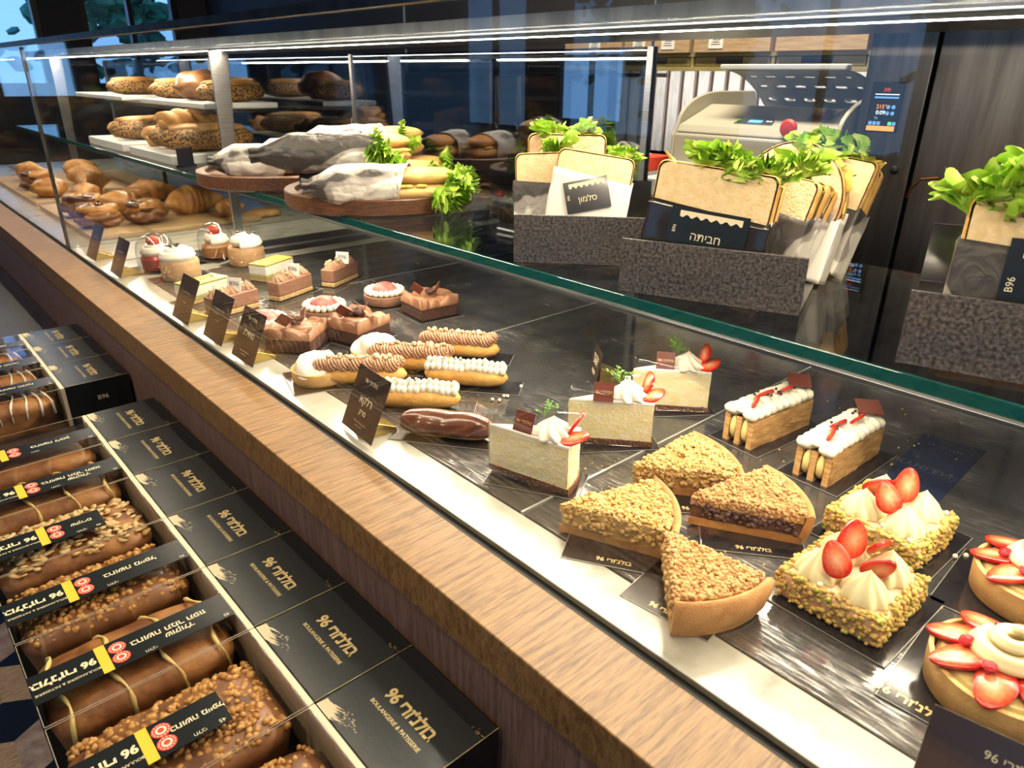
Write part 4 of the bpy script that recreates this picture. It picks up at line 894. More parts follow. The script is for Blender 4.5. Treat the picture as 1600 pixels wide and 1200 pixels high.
# chocolate squares ----------------------------------------------------------------
def choc_square(loc, deg, label, seed, high=False):
    t = thing('chocolate_square_cake', label, 'cake', (loc[0], loc[1], ZD), R(deg), 'chocolate cream squares'); b0 = .0022; s = .042
    board(t, .1, .1); MB().box(-s, s, -s, s, b0, b0 + .026).build('brownie_base', CHOCD, t, bevel=.002)
    mb = MB()
    def ruf(u, v):
        x = (u - .5) * 2; y = (v - .5) * 2; d = max(abs(x), abs(y)); w_ = noise.noise(Vector((x * 1.3, y * 1.3, seed))) * 2
        f = abs(sin(x * 3.4 + w_ * 1.6 + .9 * sin(y * 3 + seed))); g = abs(sin(y * 3.1 - w_ + seed))
        z = b0 + .030 + (.014 if high else .010) * max(f * .9, g * .7) * (1 - .15 * d) + (.006 if d > .75 else 0) * f
        k = 1 + .07 * f
        if d > .985: z = b0 + .024; k = 1.02
        return (x * s * k, y * s * k, z)
    mb.grid(ruf, 60, 60).build('ruffled_cream', RUFFLE, t, angle=0)
    q = rng(seed); gran(MB(), [(q.uniform(-.012, .012), q.uniform(-.012, .012), b0 + .045 + q.uniform(-.002, .005)) for _ in range(26 if high else 8)], .003, .0065, seed, 2).build('brownie_crumbs', CHOCD, t, angle=60)['kind'] = 'stuff'
    for i in range(2):
        p = MB().box(-.011, .011, -.012, .012, -.0009, .0009).build('chocolate_plaque', CHOCP, t, smooth=False); p.matrix_local = T(-.02 + .034 * i, .012 - .02 * i, b0 + .053, rz=.5 + i * 1.7) @ Matrix.Rotation(R(65), 4, 'Y') @ Matrix.Rotation(.7, 4, 'Z')
    return t
choc_square((.523, 1.150), 40, 'chocolate square with caramel-brown ruffled cream, left of the others', 2)
choc_square((.628, 1.120), 15, 'chocolate square with dark brownie crumbs heaped in its ruffles', 3, True)
choc_square((.812, 1.150), -5, 'chocolate brownie square on the right, set apart with a pale plaque', 6)

# mousse bars with tag -------------------------------------------------------------
def mousse_bar(loc, deg, label, seed):
    t = thing('mousse_bar', label, 'cake', (loc[0], loc[1], ZD), R(deg), 'chocolate mousse bars with tags'); b0 = .0022; L, W_ = .104, .034
    board(t, .125, .05)
    MB().box(-L / 2, L / 2, -W_ / 2, W_ / 2, b0, b0 + .010).build('sponge_base', TANB, t, bevel=.002)
    MB().box(-L / 2, L / 2, -W_ / 2, W_ / 2, b0 + .010, b0 + .040).build('mousse_body', MOUSSE, t, bevel=.003, bseg=3)
    for i in range(3): rosette(MB(), (-L / 2 + .018 + i * .018, 0, b0 + .039), .0155, .017, 8, 2.0, .16, seed=seed + i).build('praline_rosette', PRALINE, t, angle=0)
    rosette(MB(), (L / 2 - .014, 0, b0 + .039), .0155, .019, 8, 2, .16, seed=seed + 5).build('praline_rosette', PRALINE, t, angle=0)
    q = rng(seed); gran(MB(), [(q.uniform(-L / 2 + .01, L / 2 - .01), q.uniform(-.012, .012), b0 + .050 + q.uniform(-.004, .007)) for _ in range(14)], .002, .0045, seed, 2).build('hazelnut_pieces', HAZEL, t, angle=60)['kind'] = 'stuff'
    p = MB().box(-.0155, .0155, -.0135, .0135, -.0006, .0006).build('white_tag', WHITEP, t, smooth=False, bevel=.0002)
    p.matrix_local = Matrix.Translation((.006, -.006, b0 + .056)) @ Matrix.Rotation(-R(deg), 4, 'Z') @ basis((0, 0, 0), (0.62, -0.78, 0), (0.15, .15, .97))
    text('B96', .0135, T(0, .001, .0008), BLACK, p, 'tag_lettering')
    return t
mousse_bar((.515, 1.418), 13, 'chocolate mousse bar with white tag, nearest the marble sill', 1)
mousse_bar((.658, 1.452), 22, 'chocolate mousse bar with white tag, middle one of three', 2)
mousse_bar((.795, 1.480), 28, 'chocolate mousse bar with white tag, farthest back of three', 3)

# lime bars ------------------------------------------------------------------------
def lime_bar(loc, deg, label, seed):
    t = thing('lime_cheesecake_bar', label, 'cake', (loc[0], loc[1], ZD), R(deg), 'yellow green layered bars'); b0 = .0022; L, W_ = .098, .050
    board(t, .12, .07); z = b0
    for nm, hh, m in (('sponge_base', .008, TANB), ('green_layer', .008, GREENL), ('cream_layer', .020, CHEESET), ('lime_glaze', .005, LIME)):
        MB().box(-L / 2, L / 2, -W_ / 2, W_ / 2, z, z + hh).build(nm, m, t, bevel=.0012); z += hh
    q = rng(seed); gran(MB(), [(q.uniform(-L / 2 + .004, L / 2 - .004), q.uniform(-W_ / 2 + .004, W_ / 2 - .004), z) for _ in range(60)], .001, .0024, seed).build('pistachio_bits', PISTG, t, angle=60)['kind'] = 'stuff'
lime_bar((.505, 1.552), 18, 'yellow-green topped layered bar nearer the sill', 1)
lime_bar((.694, 1.622), 25, 'yellow-green topped layered bar farther back', 2)

# cream cakes and domed cakes ------------------------------------------------------
def cream_swirl(t, r, z, h, m=CREAM, seed=0):
    mb = MB(); pts = []; rad = []; N = 150
    for i in range(N):
        u = i / (N - 1); a = u * 5 * pi + seed; rr = (r - .013) * (1 - u) ** .7; pts.append((rr * cos(a), rr * sin(a), z + .008 + h * u)); rad.append(.0145 * (1 - .45 * u))
    mb.tube(pts, rad, 20, fr=lambda a, q_: 1 + .10 * cos(7 * a)); mb.blob((0, 0, z + h * .5), (r * .6, r * .6, h * .55), 3); return mb.build('cream_swirl', m, t, angle=0)
def cream_cake(loc, label, seed):
    t = thing('coffee_cream_cake', label, 'cake', (loc[0], loc[1], ZD), seed, 'round cream-topped coffee cakes'); b0 = .0022; r = .043
    board(t, .1, .1); MB().lathe([(r * .96, b0), (r, b0 + .004), (r, b0 + .040), (r * .96, b0 + .044)], 48).build('mousse_body', CARAM, t, angle=50)
    q = rng(seed); gran(MB(), [(r * cos(a), r * sin(a), b0 + q.uniform(.004, .042)) for a in [q.uniform(0, 6.28) for _ in range(70)]], .001, .0024, seed, 1).build('nut_bits', HAZEL, t)['kind'] = 'stuff'
    cream_swirl(t, .043, b0 + .042, .022, seed=seed); mb = MB()
    for i in range(9): mb.blob((q.uniform(-.022, .022), q.uniform(-.022, .022), b0 + .083 + q.uniform(-.006, .0)), (.0048, .0032, .0022), 2, rz=q.uniform(0, 6))
    mb.build('coffee_beans', BEAN, t)['kind'] = 'stuff'
cream_cake((.528, 1.752), 'round coffee cream cake nearer the marble sill, in front of a plastic dome', 1)
cream_cake((.704, 1.790), 'round coffee cream cake farther back, in front of the other dome', 2)
def domed(loc, label, seed, m):
    t = thing('domed_baba_cake', label, 'cake', (loc[0], loc[1], ZD + (.0005 if loc[1] > 1.8 else 0)), seed, 'cakes under plastic domes'); b0 = .0022
    board(t, .1, .1)
    MB().lathe([(.030, b0), (.036, b0 + .004), (.037, b0 + .030), (.030, b0 + .038)], 32).build('soaked_sponge', m, t); cream_swirl(t, .034, b0 + .034, .020, seed=seed)
    MB().blob((0, 0, b0 + .070), (.019, .017, .013), 3, .12, 2, seed).build('red_cherry', REDG, t, angle=0)
    prof = [(.045, b0), (.045, b0 + .045)] + [(.045 * cos(a), b0 + .045 + .045 * sin(a)) for a in [pi / 2 * k / 12 for k in range(1, 12)]] + [(.001, b0 + .09)]
    MB().lathe(prof, 48, closed=False).build('plastic_dome', DOMEG, t, angle=0, solid=.0006); MB().lathe([(.045, b0), (.049, b0), (.049, b0 + .001), (.045, b0 + .001)], 48, closed=False).build('dome_rim', DOMEG, t)
domed((.512, 1.868), 'red-topped cream cake under a clear dome, nearer the sill', 1, REDG)
domed((.672, 1.905), 'red-topped cream cake under a clear dome, farther back', 2, BABA)

# sign stands ----------------------------------------------------------------------
def squiggle(parent, rows, seed, m=CREAMP):
    q = rng(seed); mb = MB()
    for (x0, x1, y, hh) in rows:
        pts = []; n = int((x1 - x0) / .0012)
        for i in range(n): x = x0 + (x1 - x0) * i / n; pts.append((x, y + hh * sin(i * 1.7 + q.uniform(-.5, .5)) * q.uniform(.3, 1), .0012))
        mb.tube(pts, .00035, 4)
    return mb.build('handwritten_lines', m, parent, smooth=False)
def sign(loc, deg, label, seed, w=.086, h=.088, words=None, tilt=24, skew=0, z=DZ):
    t = thing('sign_stand', label, 'sign', (loc[0], loc[1], z), R(deg), 'black price signs on gold blocks')
    MB().prism([(0, 0), (.044, 0), (.044, .006), (.012, .020), (0, .026)], -.017, .017, basis((0.004, 0, 0), (1, 0, 0), (0, 0, 1))).build('gold_block', GOLD, t, smooth=False, bevel=.0008)
    c = MB().box(-w / 2, w / 2, 0, h, 0, .0014).build('sign_card', SIGNM, t, smooth=False, bevel=.0005)
    # x of the card runs toward -y, its up leans back by tilt
    c.matrix_local = basis((-.004, 0, .004), (0, -1, 0), (sin(R(tilt)), 0, cos(R(tilt)))) @ Matrix.Rotation(R(skew), 4, 'Z')
    text("96 ירז'נלוב", .008, T(-.0, h - .016, .0015), CREAMP, c, 'shop_lettering') if words else None
    if words:
        for k, wd in enumerate(words): text(wd, .015 - .005 * (k > 0), T(0, h * .52 - .016 * k, .0015), CREAMP, c, 'handwriting')
    squiggle(c, [(-w * .2, w * .22, h * .64 if not words else h * .18, .0018), (-w * .12, w * .12, h * .42 if not words else h * .12, .0012)], seed)
    return t
sign((.418, 2.085), 0, 'farthest tilted black sign on the sill, at the glass divider', 1)
sign((.418, 1.868), 0, 'second farthest tilted black sign, in front of the left dome', 2)
sign((.414, 1.420), 0, 'tilted black sign in front of the nearer yellow-green bar', 3)
sign((.418, 1.266), 0, 'tilted black sign in front of the nearest mousse bar', 4)
sign((.418, 1.135), 0, 'tilted black sign with cream writing, in front of the chocolate squares', 5, words=["ג'לדיוס"])
sign((.424, .775), -4, 'tilted black sign in front of the eclairs', 6, words=['אקלר', 'קרם'], skew=0)
sign((.420, .018), 9, 'large dark sign at the lower right corner, in front of a strawberry tart', 7, w=.098, h=.078, words=['טארט'])
sign((.815, .700), -38, 'small black sign with white lettering standing behind the cheesecakes', 8, w=.06, h=.05, words=['עוגה', 'גבינה'], tilt=10, z=ZD)

# loose pearls and crumbs on the trays ---------------------------------------------
pp = [(.582, .712), (.634, .744), (.640, .735), (.655, .742), (.659, .738), (.700, .752), (.452 + .09, .775), (.742, .142), (.752, .135)]
for i, (x, y) in enumerate(pp):
    o = MB().blob((0, 0, 0), .0027, 2).build('sugar_pearl', PEARL, loc=(x, y, ZD + .0027 + (.0022 if i < 0 else 0))); tag(o, 'tiny white sugar pearl lying loose on the dark tray', 'sugar pearl', 'loose sugar pearls')
q = rng(77); cpts = []
for (cx, cy, s_, n_) in [(.50, .36, .05, 30), (.62, .30, .06, 30), (.60, .10, .05, 26), (.72, .13, .05, 22), (.85, .34, .07, 26), (.62, .50, .05, 18), (.56, .75, .06, 18), (.95, .35, .1, 20)]:
    for _ in range(n_):
        x, y = q.gauss(cx, s_), q.gauss(cy, s_)
        if .47 < x < 1.12: cpts.append((x, y, 0.0006))
o = gran(MB(), cpts, .0005, .0016, 3).build('crumbs', CRUMB, loc=(0, 0, ZD), angle=80); tag(o, 'fine golden crumbs scattered over the dark trays', 'crumbs', kind='stuff')

# reflection painted on the tray: bluish patch with vertically flipped lettering
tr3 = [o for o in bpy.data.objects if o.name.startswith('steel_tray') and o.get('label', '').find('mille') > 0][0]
fm = MB().prism([(.36, .285), (.55, .30), (.56, .225), (.38, .22)], .0077, .0078, T(0, -.2 + .155, 0)).build('painted_reflection', mat('reflection_blue', (.018, .026, .06), .18), tr3, smooth=False)
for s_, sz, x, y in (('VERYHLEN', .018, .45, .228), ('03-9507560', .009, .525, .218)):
    text(s_, sz, T(x, y, .0080, rz=R(-88)) @ Matrix.Diagonal((1, -1, 1, 1)), mat('reflected_print_' + s_[:2], (.05, .055, .075), .4), tr3, 'reflected_lettering', bold=.02)
# ------------------------------------------------------------------ on the glass shelf
def lettuce(name, parent, c, size, seed, direc=(0, 0, 1), n_leaf=3, spreadd=1.0):
    q = rng(seed); mb = MB(); D = Vector(direc).normalized(); big = size > .06
    for L in range(n_leaf + (5 if big else 1)):
        w0 = q.uniform(.7, 1.05) * size * (.72 if big else 1); h0 = q.uniform(.75, 1.0) * size * (.8 if big else 1); ph = q.uniform(0, 6); off = Vector((q.uniform(-.4, .4), q.uniform(-.4, .4), q.uniform(-.2, .15))) * size * spreadd
        yaw = q.uniform(-1.6, 1.6)
        def leaf(u, v):
            a = (u - .5) * 2.3; rad = v
            x = sin(a) * rad * w0 * .95; y = cos(a) * rad * h0 * (1 + .20 * v * noise.noise(Vector((u * 8, v * 2, ph)))); amp = size * (.05 * v + .24 * v ** 5)
            wv = 1.1 * noise.noise(Vector((u * 16, v * 2.4, ph))) * 1.4 + .75 * sin(u * 58 + ph * 2 + 3 * noise.noise(Vector((u * 6, ph, 0)))) + .6 * sin(u * 118 + 4 * v) + .5 * noise.noise(Vector((u * 60, v * 8, ph)))
            rr = 1 + v * (.08 * sin(u * 75 + ph) + .22 * noise.noise(Vector((u * 38, ph, v * 3))))
            z = amp * wv + size * .25 * (a * .5) ** 2 - size * .3 * v * v + size * .16 * v * noise.noise(Vector((u * 7, v * 6, ph + 9)))
            return (x * rr, z, y * rr + amp * .35 * cos(u * 70 + ph))
        m_ = Matrix.Rotation(yaw, 4, 'Z'); m_.translation = off
        mb.grid(leaf, 170, 22, m_)
    m = D.to_track_quat('Z', 'Y').to_matrix().to_4x4(); m.translation = Vector(c)
    o = mb.build(name, LETT, parent, angle=0); o.matrix_local = m
    return o
def round_board(loc, label, r=.2, h=.034, rz=0):
    t = thing('round_wooden_board', label, 'board', (loc[0], loc[1], SZ), rz, 'round wooden serving boards')
    MB().lathe([(r - .006, 0), (r, .004), (r, h - .002), (r - .002, h), (r - .022, h), (r - .026, h - .010), (.002, h - .012)], 96).build('wooden_tray', WALNUT, t, angle=35)
    mb = MB()
    q = rng(int(rz * 10)); 
    for k in range(2): mb.lathe([(r + .0003, h * .4 * 0 + .004), (r + .0004, h - .003)], 96, closed=False)
    return t
round_board((.84, 1.845), 'round dark wooden board on the left, under the seeded roll', rz=.4)
round_board((.872, 1.405), 'round dark wooden board on the right, under the wrapped baguettes', r=.205, rz=2.1)
BT = SZ + .022
def wrapped(loc, deg, label, seed, L=.27, r=.036, wrap=None, bread=BAGU, end=.34, leaf=None, tilt=0, open_=True):
    """a filled roll lying in printed paper: paper cone at the left, bread end at the right"""
    t = thing('wrapped_sandwich', label, 'sandwich', (0, 0, 0), 0, 'wrapped sandwiches on the boards')
    t.matrix_world = Matrix.Translation(loc) @ Matrix.Rotation(R(deg), 4, 'Z') @ Matrix.Rotation(R(-tilt), 4, 'Y')
    q = rng(seed)
    for k, (zc, hh, w_) in enumerate(((r * .55, .55, 1.0), (r * 1.28, .52, .96))):
        n = 30; x0 = -L * .38; x1 = L / 2; pts = [(x0 + (x1 - x0) * i / (n - 1), 0, zc + .003 * k) for i in range(n)]
        rad = [r * w_ * max(.10, (1 - abs(2 * i / (n - 1) - 1) ** 4) ** .5) for i in range(n)]
        MB().tube(pts, rad, 28, fr=lambda a, u: 1 + .07 * noise.noise(Vector((cos(a) * 2, sin(a) * 2, u * 7 + seed + k))), sq=(1, hh)).build('bread_half', bread, t, angle=0)
    m = MB(); 
    def ppr(u, v):
        a = u * 2 * pi; x = -L * .56 + (L * .56 + L * (.5 - end)) * v
        tw = min(1, max(.16, (v - .02) * 3.2)) ** .7; rr = r * 1.19 * tw
        cr = 1 + .10 * noise.noise(Vector((cos(a) * 1.6, sin(a) * 1.6, x * 22 + seed))) + .05 * noise.noise(Vector((cos(a) * 5, sin(a) * 5, x * 60 + seed)))
        if v < .16: cr *= 1 + .45 * sin(a * 5 + seed) * (1 - v / .16)
        ext = .018 * sin(a * 1 + seed) if v > .9 else 0
        return (x + ext, rr * cr * cos(a) * 1.02, r * .92 + rr * cr * sin(a) * .98 * .93)
    m.grid(ppr, 72, 60, wrap=True).build('paper_wrap', wrap or WRAPA, t, angle=0, solid=.0006)
    if leaf: 
        for i, (lx, ly, lz, ls) in enumerate(leaf): lettuce('lettuce', t, (lx, ly, lz), ls, seed * 7 + i, (.6, -.5, .15 if i % 2 else -.15))
    if open_:
        fl = MB(); 
        for i in range(9): fl.blob((L * .1 + i * L * .045, q.choice((-1, 1)) * r * .8, r * .93), (.012, .006, .004), 2, .4, 2, i)
        fl.build('filling', EGG, t, angle=0)
    return t
# on the right board
wrapped((.800, 1.270, BT), -27, 'front wrapped baguette with pale paper and lettuce hanging from its right end', 1, L=.29, r=.037, wrap=WRAPB, end=.36, leaf=[(.128, -.018, .035, .050), (.138, .0, .045, .046), (.10, -.03, .030, .04)])
wrapped((.858, 1.395, BT), -24, 'wrapped baguette lying in the middle of the right board', 2, L=.29, r=.036, wrap=WRAPA, end=.33, leaf=[(.12, -.01, .045, .036)])
wrapped((.945, 1.460, BT), -24, 'wrapped baguette at the back of the right board', 3, L=.25, r=.036, wrap=WRAPC, end=.35, leaf=[(.11, .0, .05, .036)])
wrapped((.772, 1.405, BT + .056), -33, 'dark-wrapped baguette resting across the others at the left of the right board', 4, L=.31, r=.036, wrap=WRAPA, end=.24, leaf=[(.085, -.02, .035, .048), (.10, -.03, .03, .04), (.07, -.03, .045, .035)], tilt=2)
wrapped((.885, 1.490, BT + .062), -30, 'uppermost baguette on the right board, its white paper folded open', 5, L=.28, r=.036, wrap=WRAPB, end=.36, leaf=[(.09, -.02, .05, .034)], tilt=2)
# on the left board
wrapped((.80, 1.80, BT), -22, 'roll with seeded crust half out of white paper on the left board', 6, L=.26, r=.038, wrap=WRAPB, bread=SEEDB if False else CROIS, end=.36)
wrapped((.93, 1.86, BT), -26, 'wrapped seeded roll at the back of the left board', 7, L=.25, r=.040, wrap=WRAPB, bread=CROIS, end=.40, leaf=[(.10, .0, .05, .03)])

# slate-fronted bins -----------------------------------------------------------------
BINS = {}
def bin_(loc, yaw, label, key, W_=.248, D_=.36, H=.070, back=.05):
    t = thing('slate_front_bin', label, 'bin', (loc[0], loc[1], SZ), R(yaw), 'slate-fronted sandwich bins')
    # local: x = depth (away from the customer), y = along the front (negative = right), origin at the front left corner
    MB().box(0, .004, -W_, 0, 0, H).build('slate_front', SLATE, t, smooth=False, bevel=.0008)
    MB().prism([(.0045, 0), (D_, 0), (D_ + .022, back + .03), (D_ + .018, back + .03), (D_ - .004, .004), (.0045, .004)], 0, W_, basis((0, 0, 0), (1, 0, 0), (0, 0, 1))).build('acrylic_tray', ACRYL, t, smooth=False, bevel=.0006)
    MB().box(.0042, .007, -W_ + .002, -.002, .004, H - .003).build('front_backing', ACRYL, t, smooth=False)
    BINS[key] = (loc, R(yaw), W_); return t
bin_((.720, .795), 42, 'slate-fronted bin on the left, holding three thin toast sandwiches', 'a', W_=.226, D_=.33, H=.072)
bin_((.722, .590), 20.5, 'slate-fronted bin in the middle, holding the omelette sandwiches', 'b', D_=.38, W_=.228)
bin_((.735, .239), 17, 'slate-fronted bin cut off by the right edge', 'c', D_=.36, H=.075, W_=.25)
def rrect(w_, h_, r, n=6, top=1.0):
    """rounded upright rectangle outline (y, z), base at z = 0"""
    p = []
    for cx, cz, a0, rr in ((w_ / 2 - r * .5, r * .5, -pi / 2, r * .5), (w_ / 2 - r, h_ - r, 0, r), (-w_ / 2 + r, h_ - r, pi / 2, r), (-w_ / 2 + r * .5, r * .5, pi, r * .5)):
        for i in range(n + 1): a = a0 + pi / 2 * i / n; p.append((cx + rr * cos(a), cz + rr * sin(a)))
    return p
def slice_round(w_, h_):
    p = [(-w_ * .40, 0), (w_ * .40, 0)]
    for i in range(19): a = -.25 + (pi + .5) * i / 18; p.append((w_ / 2 * cos(a), h_ * .56 + h_ * .44 * sin(a)))
    return p
def sandwich(key, u, v, label, seed, w_=.125, h_=.125, face=BREADF, crust=BREADC, wrap=(PAPERG, .62), th=.016, gap=.014, tilt=14, yaw=0, fill=EGG, leaf=None, rye=False, card=None, z0=.004, side=0, paper_back=PAPER, word='חביתה', egg_out=False):
    loc, by, W_ = BINS[key]; c, s = cos(by), sin(by)
    x = loc[0] + v * c + u * s; y = loc[1] + v * s - u * c
    t = thing('toast_sandwich', label, 'sandwich', (0, 0, 0), 0, 'sandwiches standing in the slate bins')
    lift = sin(R(abs(side))) * w_ * .5
    t.matrix_world = Matrix.Translation((x, y, SZ + z0 + lift)) @ Matrix.Rotation(by + R(yaw), 4, 'Z') @ Matrix.Rotation(R(tilt), 4, 'Y') @ Matrix.Rotation(R(side), 4, 'X')
    out = slice_round(w_, h_) if rye else rrect(w_, h_, .010)
    Bm = lambda xx: basis((xx, 0, 0), (0, 1, 0), (0, 0, 1))   # prism axis = +x
    for k, x0 in enumerate((0, th + gap)):
        q = rng(seed + k)
        mb = MB(); n = len(out); rings = [(x0, .985), (x0 + .002, 1.0), (x0 + th - .002, 1.0), (x0 + th, .985)]; vs = []
        for (xx, f) in rings: vs += [(xx, yy * f, h_ / 2 + (zz - h_ / 2) * f) for yy, zz in out]
        fs = [(j * n + i, j * n + (i + 1) % n, (j + 1) * n + (i + 1) % n, (j + 1) * n + i) for j in range(3) for i in range(n)]
        b = mb.add(vs, fs).build('bread_slice', crust, t, angle=50)
        f2 = MB()
        for xx, sg in ((x0 - .0002, 1), (x0 + th + .0002, 1)): f2.add([(xx, yy * .955, h_ / 2 + (zz - h_ / 2) * .96) for yy, zz in out], [tuple(range(n))])
        f2.build('crumb_face', face, b, smooth=False)
    fl = MB(); q = rng(seed)
    for s_ in range(3):
        def fold(u, v, s_=s_):
            k = int(u * (n - .001)); yy, zz = out[k % n]; ex = .955 + v * (.012 + (.34 if egg_out else .10) * max(0, noise.noise(Vector((u * 9, s_ * 2.3, seed))) - .05))
            return (th + gap * (.22 + .28 * s_) + v * .006 * sin(u * 60 + s_ * 2 + seed), yy * ex, h_ / 2 + (zz - h_ / 2) * ex + (.004 * noise.noise(Vector((u * 25, s_ + 3, seed))) if zz > h_ * .6 else 0))
        fl.grid(lambda u, v: fold(u * (n - 1) / n, v), 6 * n, 5)
    fl.prism([(yy * .93, zz * .95) for yy, zz in out], th + .001, th + gap - .001, basis((0, 0, 0), (0, 1, 0), (0, 0, 1)))
    fl.build('filling', fill, t, angle=0)
    if leaf:
        for i, (ly, lz, ls) in enumerate(leaf): lettuce('lettuce', t, (th + gap * .5, ly, lz), ls, seed * 5 + i, (-.15, 0, 1), 4)
    m_, frac = wrap; hh = h_ * frac; T_ = 2 * th + gap + .003
    def pw(u_, v_):
        P = [(-.002, w_ / 2 + .003), (-.002, -w_ / 2 - .003), (T_, -w_ / 2 - .003), (T_, w_ / 2 + .003)]
        f = u_ * 4; i = int(f) % 4; g = f - int(f); p, p2 = P[i], P[(i + 1) % 4]
        x_, y_ = p[0] + (p2[0] - p[0]) * g, p[1] + (p2[1] - p[1]) * g; k = .0022 * noise.noise(Vector((x_ * 40, y_ * 40, v_ * 4 + seed)))
        top = hh + (.010 * (y_ / w_) if i in (0,) else .012 * (i == 2))
        return (x_ + k * (1 if x_ > T_ / 2 else -.3), y_ + k, -.001 + top * v_)
    MB().grid(pw, 120, 14, wrap=True).build('paper_wrap', m_, t, angle=0, solid=.0006)
    if card:
        cw, ch, cy, cz, rot, cm = card
        k_ = MB().box(-cw / 2, cw / 2, -ch / 2, ch / 2, 0, .0008).build('label_card', cm, t, smooth=False); k_.matrix_local = basis((-.0042, cy, cz), (0, -cos(R(rot)), sin(R(rot))), (0, sin(R(rot)), cos(R(rot))))
        text(word[::-1], ch * .26, T(0, -ch * .12, .001), CREAMP, k_, 'card_lettering')
        MB().grid(lambda a, b: (-cw * .38 + cw * .8 * a, ch * .42 - ch * .12 * b - .002 * sin(a * 40) * b, .0011), 30, 3).build('brush_stroke', CREAMP, k_, smooth=False)
        text('B96', ch * .11, T(-cw * .42, .0, .001, rz=pi / 2), CREAMP, k_, 'card_lettering')
    return t
CW = mat('dark_wrap_card', (.022, .017, .014), .18, coat=.4)
# left bin
sandwich('a', .070, .10, 'brown bread sandwich standing at the back of the left bin', 21, w_=.125, h_=.178, face=RYEF, crust=BREADC, tilt=14, leaf=[(-.02, .168, .03), (.03, .168, .03)], wrap=(PAPER, .5))
sandwich('a', .052, .055, 'toast sandwich behind the labelled one, at the left of the left bin', 22, w_=.105, h_=.150, tilt=12, wrap=(WRAPC, .70), leaf=[(-.02, .142, .03)], side=-3)
sandwich('a', .098, .016, 'toast sandwich with black label in white paper, front of the left bin', 23, w_=.115, h_=.150, tilt=13, wrap=(PAPER, .78), card=(.066, .046, .004, .088, 20, CW), leaf=[(-.035, .140, .028)], side=8, word='סלמון')
# middle bin
sandwich('b', .092, .018, 'large omelette toast sandwich in dark wrap, front of the middle bin', 31, w_=.15, h_=.152, th=.024, gap=.016, tilt=7, wrap=(CW, .66), card=(.098, .055, -.004, .072, 0, SLEEVE), leaf=[(.012, .140, .042), (-.018, .138, .040), (-.05, .134, .036)], side=5, egg_out=True)
sandwich('b', .125, .085, 'toast sandwich just behind the large omelette one', 32, w_=.14, h_=.145, tilt=14, wrap=(WRAPC, .70), leaf=[(-.03, .145, .036)], yaw=-12, side=8)
sandwich('b', .135, .115, 'toast sandwich with white paper, third in the middle bin', 33, w_=.12, h_=.142, tilt=18, wrap=(WRAPB, .72), yaw=-16, side=10)
sandwich('b', .158, .165, 'round brown bread sandwich with egg spilling out, in the middle bin', 34, w_=.145, h_=.178, face=RYEF, crust=BREADC, tilt=14, rye=True, wrap=(PAPER, .50), yaw=-6, egg_out=True, leaf=[(.0, .16, .03)], side=6)
sandwich('b', .180, .235, 'rearmost toast sandwich in the middle bin, topped with curly lettuce', 35, w_=.13, h_=.165, tilt=24, wrap=(WRAPC, .6), yaw=-14, egg_out=True, leaf=[(.02, .155, .045), (-.02, .157, .04)], side=6)
# right bin
sandwich('c', .106, .020, 'toast sandwich with a big lettuce crown, at the right edge', 41, w_=.15, h_=.160, th=.024, tilt=8, wrap=(WRAPA, .72), card=(.10, .085, -.014, .082, 0, SLEEVE), leaf=[(.055, .138, .046), (.035, .155, .05), (.02, .142, .05), (.0, .162, .052), (-.02, .145, .05), (-.04, .16, .05), (-.055, .142, .046)], word='טונה', fill=EGG)

